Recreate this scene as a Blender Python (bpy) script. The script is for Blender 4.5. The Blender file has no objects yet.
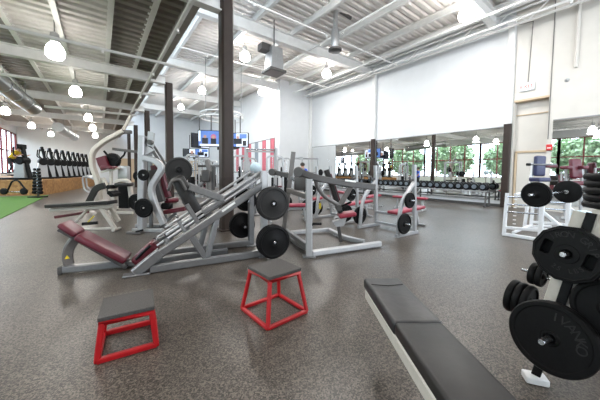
import bpy, bmesh, math, random
from mathutils import Vector as V, Matrix as M
random.seed(4)
PI = math.pi
sc = bpy.context.scene
COL = sc.collection

# ------------------------------------------------------------------ camera
F, H = 265.0, 1.32
YAW, PITCH, ROLL, SHIFT = math.radians(37), .05, .0105, -14.7
f0 = V((math.sin(YAW), math.cos(YAW), 0)); r0 = V((math.cos(YAW), -math.sin(YAW), 0)); u0 = V((0, 0, 1))
cf = f0*math.cos(PITCH) - u0*math.sin(PITCH)
cu = u0*math.cos(PITCH) + f0*math.sin(PITCH)
cr = r0*math.cos(ROLL) + cu*math.sin(ROLL)
cu = cu*math.cos(ROLL) - r0*math.sin(ROLL)
EYE = V((0, 0, H))
cam = bpy.data.objects.new('camera', bpy.data.cameras.new('camera')); COL.objects.link(cam)
m = M((cr, cu, -cf)).transposed().to_4x4(); m.translation = EYE
cam.matrix_world = m
cam.data.sensor_width = 36; cam.data.lens = 36*F/600; cam.data.shift_y = SHIFT/600
cam.data.clip_start = .05; cam.data.clip_end = 300
sc.camera = cam

def ray(px, py): return cf + cr*((px-300)/F) - cu*((py-(200+SHIFT))/F)
def fl(px, py, z=0.0):
    d = ray(px, py); return EYE + d*((z-H)/d.z)
def plane(px, py, p, dirn):                      # point on the upright plane through p along dirn
    n = V((-dirn[1], dirn[0], 0)); d = ray(px, py)
    return EYE + d*((V(p)-EYE).dot(n)/d.dot(n))
def facing(px, py, p, dd=0.0):                   # upright plane square to the view axis, dd further away than p
    d = ray(px, py); return EYE + d*(((V(p)-EYE).dot(f0)+dd)/d.dot(f0))

# ------------------------------------------------------------------ materials
def mat(name, col, rough=.5, metal=0.0, var=.12, scale=30.0, emit=None, spec=.5, bump=0.0):
    mt = bpy.data.materials.new(name); mt.use_nodes = True
    nt = mt.node_tree; b = nt.nodes['Principled BSDF']
    b.inputs['Roughness'].default_value = rough; b.inputs['Metallic'].default_value = metal
    b.inputs['Specular IOR Level'].default_value = spec
    tc = nt.nodes.new('ShaderNodeTexCoord'); no = nt.nodes.new('ShaderNodeTexNoise')
    no.inputs['Scale'].default_value = scale; no.inputs['Detail'].default_value = 3
    nt.links.new(tc.outputs['Object'], no.inputs['Vector'])
    rp = nt.nodes.new('ShaderNodeValToRGB')
    rp.color_ramp.elements[0].position = .3; rp.color_ramp.elements[1].position = .7
    rp.color_ramp.elements[0].color = (*[c*(1-var) for c in col], 1)
    rp.color_ramp.elements[1].color = (*[min(1, c*(1+var)) for c in col], 1)
    nt.links.new(no.outputs['Fac'], rp.inputs['Fac']); nt.links.new(rp.outputs['Color'], b.inputs['Base Color'])
    if bump:
        bp = nt.nodes.new('ShaderNodeBump'); bp.inputs['Strength'].default_value = bump; bp.inputs['Distance'].default_value = .01
        nt.links.new(no.outputs['Fac'], bp.inputs['Height']); nt.links.new(bp.outputs['Normal'], b.inputs['Normal'])
    if emit:
        b.inputs['Emission Color'].default_value = (*col, 1); b.inputs['Emission Strength'].default_value = emit
    return mt

def floor_mat():
    mt = mat('speckled_rubber', (.2, .2, .2), .36, spec=.42)
    nt = mt.node_tree; b = nt.nodes['Principled BSDF']; L = nt.links.new; N = nt.nodes.new
    tc = N('ShaderNodeTexCoord')
    def rampnode(src, p0, c0, p1, c1):
        r = N('ShaderNodeValToRGB'); r.color_ramp.elements[0].position = p0; r.color_ramp.elements[1].position = p1
        r.color_ramp.elements[0].color = (*c0, 1); r.color_ramp.elements[1].color = (*c1, 1); L(src, r.inputs['Fac']); return r
    v = N('ShaderNodeTexVoronoi'); v.inputs['Scale'].default_value = 120; L(tc.outputs['Object'], v.inputs['Vector'])
    sp = N('ShaderNodeSeparateColor'); L(v.outputs['Color'], sp.inputs['Color'])
    r1 = rampnode(sp.outputs[0], .2, (.030, .0245, .0198), .98, (.165, .138, .115))
    n2 = N('ShaderNodeTexNoise'); n2.inputs['Scale'].default_value = .9; n2.inputs['Detail'].default_value = 5
    L(tc.outputs['Object'], n2.inputs['Vector'])
    r2 = rampnode(n2.outputs['Fac'], .3, (.82, .81, .8), .7, (1.12, 1.11, 1.1))
    mx = N('ShaderNodeMix'); mx.data_type = 'RGBA'; mx.blend_type = 'MULTIPLY'; mx.inputs[0].default_value = 1
    L(r1.outputs['Color'], mx.inputs[6]); L(r2.outputs['Color'], mx.inputs[7])
    br = N('ShaderNodeTexBrick'); br.inputs['Scale'].default_value = 1; br.inputs['Mortar Size'].default_value = .003
    br.inputs['Brick Width'].default_value = 9; br.inputs['Row Height'].default_value = 1.22
    br.inputs['Color1'].default_value = (1, 1, 1, 1); br.inputs['Color2'].default_value = (.96, .96, .96, 1); br.inputs['Mortar'].default_value = (.62, .6, .58, 1)
    L(tc.outputs['Object'], br.inputs['Vector'])
    m2 = N('ShaderNodeMix'); m2.data_type = 'RGBA'; m2.blend_type = 'MULTIPLY'; m2.inputs[0].default_value = 1
    L(mx.outputs[2], m2.inputs[6]); L(br.outputs['Color'], m2.inputs[7]); L(m2.outputs[2], b.inputs['Base Color'])
    bp = N('ShaderNodeBump'); bp.inputs['Strength'].default_value = .05; bp.inputs['Distance'].default_value = .004
    L(sp.outputs[1], bp.inputs['Height']); L(bp.outputs['Normal'], b.inputs['Normal'])
    return mt

def wood_mat():
    mt = mat('chipboard', (.3, .15, .05), .55)
    nt = mt.node_tree; b = nt.nodes['Principled BSDF']; N = nt.nodes.new; L = nt.links.new
    tc = N('ShaderNodeTexCoord'); v = N('ShaderNodeTexVoronoi'); v.inputs['Scale'].default_value = 9
    L(tc.outputs['Object'], v.inputs['Vector']); r = N('ShaderNodeValToRGB')
    r.color_ramp.elements[0].color = (.22, .10, .03, 1); r.color_ramp.elements[1].color = (.48, .26, .09, 1)
    L(v.outputs['Color'], r.inputs['Fac']); L(r.outputs['Color'], b.inputs['Base Color'])
    return mt

def glass_mat():
    mt = bpy.data.materials.new('window_glass'); mt.use_nodes = True; nt = mt.node_tree; nt.nodes.clear()
    o = nt.nodes.new('ShaderNodeOutputMaterial'); t = nt.nodes.new('ShaderNodeBsdfTransparent'); g = nt.nodes.new('ShaderNodeBsdfGlossy')
    g.inputs['Roughness'].default_value = .02
    no = nt.nodes.new('ShaderNodeTexNoise'); no.inputs['Scale'].default_value = 3
    mm = nt.nodes.new('ShaderNodeMath'); mm.operation = 'MULTIPLY'; mm.inputs[1].default_value = .08
    nt.links.new(no.outputs['Fac'], mm.inputs[0])
    x = nt.nodes.new('ShaderNodeMixShader'); nt.links.new(mm.outputs[0], x.inputs[0])
    nt.links.new(t.outputs[0], x.inputs[1]); nt.links.new(g.outputs[0], x.inputs[2]); nt.links.new(x.outputs[0], o.inputs[0])
    return mt

MT = {
 'floor': floor_mat(), 'chipboard': wood_mat(), 'glass': glass_mat(),
 'turf': mat('green_turf', (.07, .17, .018), .9, var=.3, scale=60, bump=.4),
 'wall_white': mat('white_wall_paint', (.735, .745, .755), .7, var=.02, scale=2),
 'wall_beige': mat('beige_wall_paint', (.66, .625, .575), .7, var=.03, scale=2),
 'wall_tan': mat('tan_wall_paint', (.62, .48, .33), .7, var=.03, scale=2),
 'deck': mat('white_metal_deck', (.74, .71, .68), .55, var=.06, scale=4),
 'deck_dark': mat('bare_metal_deck', (.30, .275, .25), .5, var=.1, scale=4),
 'deck_pale': mat('pale_insulation', (.66, .64, .61), .7, var=.06, scale=4),
 'steel_white': mat('white_painted_steel', (.78, .77, .75), .45, var=.04, scale=5),
 'brown': mat('brown_steel', (.034, .022, .017), .5, var=.1, scale=6, spec=.3),
 'red_frame': mat('red_window_steel', (.19, .03, .03), .45),
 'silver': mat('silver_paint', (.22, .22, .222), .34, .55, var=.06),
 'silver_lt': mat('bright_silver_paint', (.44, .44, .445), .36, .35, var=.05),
 'grey_dk': mat('dark_grey_paint', (.075, .07, .067), .42, .1, var=.08),
 'grey_warm': mat('warm_grey_paint', (.17, .158, .15), .38, .3, var=.08),
 'rod': mat('polished_rod', (.55, .55, .56), .38, .6), 'chrome': mat('chrome', (.5, .5, .51), .26, 1.0, var=.04),
 'white': mat('white_powder_coat', (.82, .82, .83), .4, var=.03),
 'cream': mat('cream_powder_coat', (.55, .51, .45), .42, var=.05),
 'black': mat('black_rubber', (.008, .008, .0085), .5, var=.25, spec=.15),
 'plate': mat('black_cast_plate', (.0065, .0063, .0065), .5, var=.2, scale=60, spec=.14), 'plate_text': mat('worn_plate_lettering', (.026, .025, .025), .5, spec=.2),
 'plate_grey': mat('grey_cast_plate', (.026, .025, .0245), .5, var=.15, scale=60, spec=.2),
 'vinyl': mat('black_vinyl', (.020, .0185, .0175), .42, spec=.38, var=.12, scale=18, bump=.08),
 'vinyl_cap': mat('black_leather', (.022, .021, .022), .42, var=.2, scale=25, bump=.15),
 'maroon': mat('maroon_vinyl', (.105, .012, .022), .36, var=.1, scale=12),
 'red_vinyl': mat('red_vinyl', (.27, .02, .04), .4, var=.1, scale=12),
 'navy': mat('navy_vinyl', (.03, .035, .09), .42),
 'red': mat('red_powder_coat', (.42, .007, .011), .35, var=.08),
 'matt_top': mat('black_grip_rubber', (.062, .056, .052), .7, var=.35, scale=160, bump=.3),
 'screen': mat('screen_blue', (.08, .16, .42), .3, emit=.7, scale=6),
 'screen_white': mat('screen_white', (.65, .7, .8), .3, emit=.7),
 'screen_skin': mat('screen_skin', (.42, .24, .18), .3, emit=.35),
 'screen_dark': mat('screen_dark', (.015, .018, .03), .25),
 'screen_pink': mat('screen_pink', (.4, .1, .22), .3, emit=.5),
 'lamp': mat('lamp_globe', (1, .96, .90), .3, emit=26), 'lamp_high': mat('lamp_globe_high', (1, .97, .93), .3, emit=60),
 'yellow': mat('yellow_cloth', (.75, .50, .03), .8),
 'blue': mat('blue_cloth', (.03, .10, .55), .8),
 'skin': mat('skin', (.55, .30, .21), .55), 'hair': mat('dark_hair', (.03, .02, .015), .6), 'trousers': mat('dark_cloth', (.03, .03, .035), .8),
 'pink_cloth': mat('red_banner_cloth', (.62, .16, .20), .8), 'white_cloth': mat('white_banner_cloth', (.78, .8, .82), .8), 'grey_cloth': mat('grey_banner_cloth', (.30, .34, .38), .8),
 'leaf': mat('tree_leaves', (.30, .40, .22), .7, var=.4, scale=3), 'bark': mat('bark', (.08, .06, .04), .9),
 'grass': mat('outdoor_paving_strip', (.3, .29, .27), .9, var=.3, scale=2), 'asphalt': mat('outdoor_paving', (.3, .3, .3), .9),
 'alarm_red': mat('red_plastic', (.6, .03, .03), .4), 'sticker': mat('yellow_sticker', (.8, .62, .03), .5), 'paper': mat('white_sticker', (.85, .85, .83), .5),
 'exit_red': mat('exit_letter_red', (.80, .07, .03), .5, emit=.3),
 'mirror': mat('mirror_silver', (.88, .90, .90), .015, 1.0, var=.01, scale=1),
 'silver_shroud': mat('silver_plastic', (.38, .395, .41), .35, .2),
 'duct': mat('galvanised_duct', (.48, .49, .5), .32, .8),
 'ball': mat('pale_blue_ball', (.55, .68, .74), .5),
 'blue_chrome': mat('steel_dumbbell_end', (.16, .19, .22), .3, .5),
}

# ------------------------------------------------------------------ mesh builder
class MB:
    def __init__(s): s.bm = bmesh.new()
    def _merge(s, b2, mi=0):
        mp = {}
        for v in b2.verts: mp[v] = s.bm.verts.new(v.co)
        for f in b2.faces:
            try: nf = s.bm.faces.new([mp[v] for v in f.verts]); nf.material_index = mi
            except ValueError: pass
        b2.free(); return s
    def box(s, c, size, X=None, up=None, bev=.006, seg=1, mi=0, taper=None):
        """box centred at c; X = direction of its first side, up = direction of its third side"""
        b = bmesh.new(); bmesh.ops.create_cube(b, size=1)
        for v in b.verts:
            if taper and v.co.z > 0: v.co.x *= taper; v.co.y *= taper
            v.co = V((v.co.x*size[0], v.co.y*size[1], v.co.z*size[2]))
        bev = min(bev, .45*min(size))
        if bev > 0: bmesh.ops.bevel(b, geom=b.edges[:], offset=bev, segments=seg, affect='EDGES', profile=.5)
        X = V(X or (1, 0, 0)).normalized(); Z = V(up or (0, 0, 1)); Z = (Z - X*Z.dot(X)).normalized(); Y = Z.cross(X)
        R = M((X, Y, Z)).transposed(); c = V(c)
        for v in b.verts: v.co = R @ v.co + c
        return s._merge(b, mi)
    def sweep(s, pts, prof, up=(0, 0, 1), closed=False, mi=0, caps=True):
        pts = [V(p) for p in pts]; n = len(pts); rings = []
        d = [(pts[(i+1) % n]-pts[i]).normalized() for i in range(n if closed else n-1)]
        side = None
        for i in range(n):
            if closed: a, b = d[i-1], d[i]
            else: a = d[max(i-1, 0)]; b = d[min(i, n-2)]
            t = (a+b)
            if t.length < 1e-5: t = b.copy()
            t.normalize()
            U = V(up)
            if abs(U.dot(t)) > .97 and side is None: U = V((1, .13, 0))
            if side is None:
                sd = t.cross(U)
            else: sd = side - t*side.dot(t)
            if sd.length < 1e-5: sd = t.cross(V((1, .3, 0)))
            sd.normalize(); side = sd; w = sd.cross(t)
            k = 1/max(.5, math.sqrt(max(1e-6, (1+a.dot(b))/2)))
            bend = (b-a)
            ring = []
            for (x, y) in prof:
                o = sd*x + w*y
                if bend.length > 1e-4:
                    bn = bend.normalized(); o = o + bn*(o.dot(bn)*(k-1))
                ring.append(s.bm.verts.new(pts[i]+o))
            rings.append(ring)
        m_ = len(prof)
        for i in range(n if closed else n-1):
            A, B = rings[i], rings[(i+1) % n]
            for j in range(m_):
                f = s.bm.faces.new((A[j], A[(j+1) % m_], B[(j+1) % m_], B[j])); f.material_index = mi
        if caps and not closed:
            for r, rev in ((rings[0], False), (rings[-1], True)):
                f = s.bm.faces.new(r if rev else r[::-1]); f.material_index = mi
        return s
    def tube(s, pts, r, n=10, closed=False, mi=0):
        return s.sweep(pts, [(r*math.cos(2*PI*k/n), r*math.sin(2*PI*k/n)) for k in range(n)], closed=closed, mi=mi)
    def bar(s, pts, w, h, up=(0, 0, 1), mi=0, closed=False):
        c = min(w, h)*.16; x, y = w/2, h/2
        return s.sweep(pts, [(x, -y+c), (x, y-c), (x-c, y), (-x+c, y), (-x, y-c), (-x, -y+c), (-x+c, -y), (x-c, -y)], up=up, mi=mi, closed=closed)
    def lathe(s, p, axis, prof, n=24, mi=0, poly=None):
        """prof = (distance along axis, radius) pairs; open ends at radius 0 close to a point"""
        p = V(p); ax = V(axis).normalized(); e = ax.cross(V((0, 0, 1)))
        if e.length < 1e-3: e = V((1, 0, 0))
        e.normalize(); g = ax.cross(e); rings = []
        for t, r in prof:
            if r < 1e-6: rings.append([s.bm.verts.new(p+ax*t)])
            else: rings.append([s.bm.verts.new(p+ax*t+(e*math.cos(2*PI*k/n)+g*math.sin(2*PI*k/n))*r) for k in range(n)])
        for A, B in zip(rings, rings[1:]):
            for k in range(n):
                k2 = (k+1) % n
                q = [A[k % len(A)], A[k2 % len(A)], B[k2 % len(B)], B[k % len(B)]]
                u = []
                for v in q:
                    if v not in u: u.append(v)
                if len(u) > 2:
                    f = s.bm.faces.new(u); f.material_index = mi
        return s
    def prism(s, pts, off, mi=0):
        """closed outline pts (3-D) pushed by vector off"""
        a = [s.bm.verts.new(V(p)) for p in pts]; b = [s.bm.verts.new(V(p)+V(off)) for p in pts]; n = len(a)
        for f in ([a[::-1], b] + [[a[i], a[(i+1) % n], b[(i+1) % n], b[i]] for i in range(n)]):
            nf = s.bm.faces.new(f); nf.material_index = mi
        return s
    def text(s, body, size, place, depth=.003, mi=0):
        cu_ = bpy.data.curves.new('lettering', 'FONT'); cu_.body = body; cu_.size = size; cu_.extrude = depth; cu_.align_x = 'CENTER'; cu_.align_y = 'CENTER'
        o = bpy.data.objects.new('lettering', cu_); COL.objects.link(o)
        me = bpy.data.meshes.new_from_object(o.evaluated_get(bpy.context.evaluated_depsgraph_get()))
        vs = [s.bm.verts.new(place @ v.co) for v in me.vertices]
        for p in me.polygons:
            try: f = s.bm.faces.new([vs[i] for i in p.vertices]); f.material_index = mi
            except ValueError: pass
        bpy.data.objects.remove(o); bpy.data.curves.remove(cu_); bpy.data.meshes.remove(me)
        return s

def fillet(pts, rad, seg=5):
    pts = [V(p) for p in pts]; out = [pts[0]]
    for i in range(1, len(pts)-1):
        p = pts[i]; a = pts[i-1]-p; b = pts[i+1]-p
        r = min(rad, a.length*.45, b.length*.45); A = p+a.normalized()*r; B = p+b.normalized()*r
        for k in range(seg+1):
            t = k/seg; out.append(A*(1-t)**2 + p*2*t*(1-t) + B*t*t)
    return out+[pts[-1]]

def link_mesh(name, mb, mats, parent=None, local=None):
    bm = mb.bm
    if local is not None:
        for v in bm.verts: v.co = local @ v.co
    bmesh.ops.recalc_face_normals(bm, faces=bm.faces[:])
    for e in bm.edges:
        if len(e.link_faces) == 2:
            e.smooth = e.calc_face_angle(0) < math.radians(38)
    for f in bm.faces: f.smooth = True
    me = bpy.data.meshes.new(name); bm.to_mesh(me); bm.free()
    for k in (mats if isinstance(mats, (list, tuple)) else [mats]): me.materials.append(MT[k])
    o = bpy.data.objects.new(name, me); COL.objects.link(o)
    if parent: o.parent = parent
    return o

def tag(o, label, cat, group=None, kind=None):
    o['label'] = label; o['category'] = cat
    if group: o['group'] = group
    if kind: o['kind'] = kind
    return o

class Thing:
    """an Empty at the thing's base; its parts are given in world coordinates unless local=True"""
    def __init__(s, name, label, cat, loc=(0, 0, 0), rz=0.0, group=None):
        s.o = bpy.data.objects.new(name, None); COL.objects.link(s.o); s.o.empty_display_size = .1
        s.o.location = loc; s.o.rotation_euler = (0, 0, rz)
        s.w = M.Translation(V(loc)) @ M.Rotation(rz, 4, 'Z'); s.inv = s.w.inverted()
        tag(s.o, label, cat, group)
    def part(s, name, mb, mats, parent=None, local=False, label=None):
        o = link_mesh(name, mb, mats, parent or s.o, None if local else s.inv)
        if label: o['label'] = label
        return o

def dup(root, loc, rz, label=None, group=None):
    r = root.copy(); COL.objects.link(r); r.location = loc; r.rotation_euler = (0, 0, rz)
    if label: r['label'] = label
    if group: r['group'] = group
    for ch in list(root.children):
        c = ch.copy(); COL.objects.link(c); c.parent = r
        for g in ch.children:
            d = g.copy(); COL.objects.link(d); d.parent = c
    return r

def struct(name, mb, mats):
    o = link_mesh(name, mb, mats); o['kind'] = 'structure'; return o

def single(name, mb, mats, label, cat, loc, group=None):
    o = link_mesh(name, mb, mats, None, M.Translation(-V(loc))); o.location = loc
    return tag(o, label, cat, group)

ORD = ['nearest', 'second', 'third', 'fourth', 'fifth', 'sixth', 'seventh', 'eighth', 'ninth', 'tenth', 'eleventh', 'twelfth',
       'thirteenth', 'fourteenth', 'fifteenth', 'sixteenth', 'seventeenth', 'eighteenth', 'nineteenth', 'twentieth',
       'twenty-first', 'twenty-second', 'twenty-third', 'twenty-fourth', 'twenty-fifth', 'twenty-sixth', 'twenty-seventh', 'twenty-eighth',
       'twenty-ninth', 'thirtieth', 'thirty-first', 'thirty-second', 'thirty-third', 'thirty-fourth', 'thirty-fifth', 'thirty-sixth', 'thirty-seventh', 'thirty-eighth', 'thirty-ninth', 'fortieth']

def weight_plate_mb(p, axis, R, th=.04, n=32):
    """cast plate: raised rim, dished face, raised hub with a bore"""
    h = th/2
    return MB().lathe(p, axis, [(-h, .0), (-h, R*.9), (-h*.8, R*.97), (-h*.3, R), (h*.3, R), (h*.8, R*.97), (h, R*.92), (h, R*.84), (h*.5, R*.80), (h*.5, R*.30),
                                (h*.95, R*.24), (h*.95, R*.11), (h*.3, R*.10), (h*.3, 0)], n)
def peg_mb(a, b, r=.024):
    a = V(a); b = V(b); L = (b-a).length
    return MB().lathe(a, b-a, [(0, 0), (0, r), (L-.006, r), (L, r*.8), (L, 0)], 14)
def plate_thing(p, axis, R, th, label, group=None, key='plate', n=32, name='weight_plate'):
    p = V(p); h = th/2; ax = V(axis).normalized()
    t = Thing(name, label, 'weight plate', p, 0, group)
    t.part('disc', weight_plate_mb(p, ax, R, th, n), key)
    t.part('hub_ring', MB().lathe(p, ax, [(h*.9, R*.12), (h*1.25, R*.13), (h*1.25, R*.2), (h*.9, R*.22)], 20), 'plate')
    return t

# ================================================================== THE ROOM
WX = 13.0; XL = -6.0; YB = 35.0; YF = -7.0; ZH = 7.9; ZL = 5.3; XC = 1.70; XK = 2.26; XR = 10.2; YJ = 16.0
struct('floor', MB().box(((WX+XL)/2+.5, (YB+YF)/2, -.05), (WX-XL+3, YB-YF+1, .1), bev=0), 'floor')
tu = link_mesh('turf_strip', MB().box((-4.05, 12.4, .008), (3.85, 11.9, .016), bev=.004), 'turf'); tag(tu, 'bright green artificial turf strip on the floor at the left', 'turf'); tu['kind'] = 'structure'

def slab(x0, y0, z0, x1, y1, z1, bev=0.0):
    return MB().box(((x0+x1)/2, (y0+y1)/2, (z0+z1)/2), (abs(x1-x0), abs(y1-y0), abs(z1-z0)), bev=bev)
# right wall, mirrored bay, recess and the near stretch
REC0, REC1, RECZ = 2.36, 3.36, 4.15
struct('wall_right', slab(WX, 3.44, 0, WX+.3, YJ, ZH+.3), 'wall_white')
mb = slab(WX-.02, YF, 0, WX+.3, REC0, ZH+.3)
mb.box((WX+.14, (REC0+REC1)/2, (RECZ+ZH+.3)/2), (.32, REC1-REC0, ZH+.3-RECZ), bev=0)
mb.box((WX+.14, (REC1+3.44)/2, (ZH+.3)/2), (.32, 3.44-REC1, ZH+.3), bev=0)
struct('wall_front_right', mb, 'wall_beige')
struct('wall_recess', slab(WX+.3, REC0-.3, 0, WX+.5, REC1+.3, RECZ+.3), 'wall_beige')
mb = MB().box((WX+.28, (REC0+REC1)/2+.02, 3.14), (.03, REC1-REC0-.02, 1.9), bev=.004)
struct('trim_1', mb, 'wall_beige')
struct('trim_2', slab(WX+.22, REC0, 3.62, WX+.3, REC1, 3.65), 'wall_tan')
struct('trim_3', slab(WX-.025, REC0-.02, RECZ-.03, WX+.28, REC1+.02, RECZ+.04), 'wall_tan')
d = struct('door_1', MB().box((WX+.27, 2.83, 1.08), (.05, .86, 2.16), bev=.006), 'wall_beige')
mb = MB().box((WX+.24, 2.83, 2.2), (.07, 1.0, .08), bev=.006)
for s in (-1, 1): mb.box((WX+.24, 2.83+s*.47, 1.1), (.07, .07, 2.2), bev=.006)
link_mesh('door_frame', mb, 'wall_tan', d)
link_mesh('door_handle', MB().tube([(WX+.24, 2.5, 1.02), (WX+.19, 2.5, 1.02), (WX+.19, 2.6, 1.02)], .012, 8), 'chrome', d)
# far walls
struct('wall_jog', slab(XR, YJ, 0, WX+.3, YJ+.3, ZH+.3), 'wall_white')
struct('wall_far_right', slab(XR, YJ+.3, 0, XR+.3, YB, ZH+.3), 'wall_white')
struct('wall_back', slab(XL-.3, YB, 0, XR+.3, YB+.3, ZH+.3), 'wall_white')
struct('wainscot_back', slab(XC, YB-.06, 0, XR, YB, 2.6), 'wall_tan')
mb = slab(XL-.3, YF-.3, 0, 3.6, YF, ZH+.3)
for q_ in ((12.4, 0, WX+.3, ZH+.3), (3.6, 0, 12.4, .5), (3.6, 6.6, 12.4, ZH+.3)):
    mb.box(((q_[0]+q_[2])/2, YF-.15, (q_[1]+q_[3])/2), (q_[2]-q_[0], .3, q_[3]-q_[1]), bev=0)
struct('wall_front', mb, 'wall_beige')
mb = MB()
for k in range(6): mb.box((3.6+8.8*k/5, YF-.12, 3.55), (.1, .12, 6.1), bev=.01)
for z in (.55, 2.6, 4.6, 6.55): mb.box((8.0, YF-.12, z), (8.8, .12, .1), bev=.01)
w = struct('window_9', mb, 'red_frame')  # window added behind the camera to brighten the right side with daylight
link_mesh('pane', slab(3.6, YF-.13, .5, 12.4, YF-.12, 6.6), 'glass', w)
# left wall of windows
struct('wall_left', slab(XL-.3, YF, 0, XL, YB, .95), 'wall_white')
struct('wall_left_top', slab(XL-.3, YF, 4.5, XL, YB, ZL+.4), 'wall_white')
BAY = 6.0
for k in range(7):
    y0 = YF + k*BAY; y1 = y0+BAY
    mb = MB()
    for j in range(5):
        y = y0 + j*BAY/4
        mb.box((XL-.1, y, 2.72), (.12, .09 if j % 4 else .2, 3.55), bev=.008)
    for z in (.97, 2.85, 4.47): mb.box((XL-.1, (y0+y1)/2, z), (.12, BAY, .10), bev=.008)
    w = struct('window_%d' % (k+1), mb, 'red_frame')
    link_mesh('pane', slab(XL-.11, y0, .97, XL-.10, y1, 4.47), 'glass', w)
# ceilings
mb = MB(); pitch = .32; y = YF; pr = []
while y < YB:
    pr += [(y, 0), (y+.10, 0), (y+.14, -.075), (y+.28, -.075)]; y += pitch
def deck(x0, x1, z, key, name):
    b = MB(); top = [b.bm.verts.new((x0, p[0], z+p[1])) for p in pr]; bot = [b.bm.verts.new((x1, p[0], z+p[1])) for p in pr]
    for i in range(len(pr)-1): b.bm.faces.new((top[i], top[i+1], bot[i+1], bot[i]))
    o = struct(name, b, key); return o
deck(XC, WX+.3, ZH, 'deck', 'ceiling_high')
xs = [-6.3, -4.3, -2.9, -1.84, -.79, .28, 1.1, XC]
for i in range(len(xs)-1):
    deck(xs[i], xs[i+1], ZL, 'deck_dark' if i in (0, 2, 5, 6) else 'deck_pale', 'ceiling_low_%d' % (i+1))
struct('roof_high', slab(XC-.2, YF-.3, ZH+.15, WX+.6, YB+.3, ZH+.3), 'deck')
struct('roof_low', slab(XL-.3, YF-.3, ZL+.15, XC, YB+.3, ZL+.3), 'deck')
def ibeam(pts, h, w):
    b = MB(); up = (0, 0, 1)
    b.sweep(pts, [(w/2, h/2), (-w/2, h/2), (-w/2, h/2-.025), (-.02, h/2-.03), (-.02, -h/2+.03), (-w/2, -h/2+.025), (-w/2, -h/2), (w/2, -h/2), (w/2, -h/2+.025), (.02, -h/2+.03), (.02, h/2-.03), (w/2, h/2-.025)], up=up)
    return b
tn = [10]
def trim(mb, key):
    tn[0] += 1; return struct('trim_%d' % tn[0], mb, key)
COLY = [-.4, 5.75, 11.8, 18.0, 24.2, 30.4]
# low roof beams (across) and purlins (lengthwise)
for y in COLY:
    trim(ibeam([(XL, y, 4.90), (XK-.12, y, 4.90)], .34, .2), 'steel_white')
for i, x in enumerate((-4.3, -2.9, -1.84, -.79, .28, 1.1)):
    trim(ibeam([(x, YF, 5.18), (x, YB, 5.18)], .2, .12), 'steel_white')
trim(ibeam([(XC, YF, 5.1), (XC, YB, 5.1)], .5, .2), 'deck_dark')
# clerestory between the two roofs
mb = MB()
for y in range(int(YF), int(YB)+1, 3): mb.box((XC-.1, y, 6.6), (.1, .1, 2.5), bev=.01)
for z in (5.45, 6.6, 7.75): mb.box((XC-.1, (YF+YB)/2, z), (.1, YB-YF, .14), bev=.01)
w = struct('window_8', mb, 'steel_white')
link_mesh('pane', slab(XC-.11, YF, 5.42, XC-.10, YB, 7.8), 'glass', w)
# high roof girders and purlins
for y in (-2.6, 4.0, 10.3, 16.3, 22.5, 28.7):
    trim(ibeam([(XC, y, 7.33), (WX if y < YJ else XR, y, 7.33)], .5, .26), 'steel_white')
for x in (3.4, 5.3, 7.2, 9.1):
    trim(ibeam([(x, YF, 7.68), (x, YB, 7.68)], .26, .14), 'steel_white')
trim(ibeam([(11.0, YF, 7.68), (11.0, YJ, 7.68)], .26, .14), 'steel_white')
trim(ibeam([(12.3, YF, 7.6), (12.3, YJ, 7.6)], .3, .16), 'steel_white')
# open web joist beside the right wall
mb = MB(); mb.bar([(12.62, -3, 7.45), (12.62, YJ, 7.45)], .07, .07); mb.bar([(12.62, -3, 6.95), (12.62, YJ, 6.95)], .07, .07)
k = 0; y = -3
while y < YJ-.6:
    mb.tube([(12.62, y, 7.45 if k % 2 else 6.95), (12.62, y+.6, 6.95 if k % 2 else 7.45)], .02, 6); y += .6; k += 1
trim(mb, 'steel_white')
# columns
for i, y in enumerate(COLY):
    if i == 0: continue
    mb = MB().bar([(XK, y, .02), (XK, y, 4.8 if i > 1 else 7.1)], .27, .27, up=(0, 1, 0)); mb.box((XK, y, .015), (.4, .4, .03))
    c = struct('steel_column', mb, 'brown'); c['label'] = 'dark brown square steel column'
# wall posts on the mirrored side: brown below the mirror's top edge, white above
for y in (3.52, 10.0):
    struct('wall_post', MB().bar([(WX-.1, y, 0), (WX-.1, y, 3.3)], .18, .24, up=(0, 1, 0)), 'brown')
    struct('wall_post_upper', MB().bar([(WX-.1, y, 3.3), (WX-.1, y, 7.2)], .18, .24, up=(0, 1, 0)), 'steel_white')
struct('wall_post_upper', MB().bar([(WX-.1, 15.88, 0), (WX-.1, 15.88, 7.2)], .18, .24, up=(0, 1, 0)), 'steel_white')
struct('baseboard_right', slab(WX-.03, 3.44, 0, WX, YJ, .1), 'grey_dk')
# mirrors: panels standing along the right wall
def mirror_panel(y0, y1, z0, z1, label, x=WX):
    t = Thing('wall_mirror', label, 'mirror', (x-.02, (y0+y1)/2, z0), 0, 'wall mirror panels')
    t.part('glass', slab(x-.022, y0+.004, z0, x-.006, y1-.004, z1, .001), 'mirror')
    t.part('clip_strip', slab(x-.03, y0, z1-.005, x-.004, y1, z1+.03, .002), 'silver')
names = ['first', 'second', 'third', 'fourth', 'fifth', 'sixth']
for i in range(3):
    w_ = (9.86-3.66)/3
    mirror_panel(3.66+i*w_, 3.66+(i+1)*w_, .25, 3.2, 'tall wall mirror above the dumbbells, %s panel from the post by the door' % names[i])
for i in range(3):
    w_ = (15.74-10.14)/3
    mirror_panel(10.14+i*w_, 10.14+(i+1)*w_, .25, 3.2, 'tall wall mirror left of the far brown wall post, %s panel from that post' % names[i])
for i in range(3):
    mirror_panel(2.22-(i+1)*2.0, 2.22-i*2.0, .25, 3.25, 'tall wall mirror right of the door recess, %s panel from the door' % names[i], WX-.02)

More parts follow.
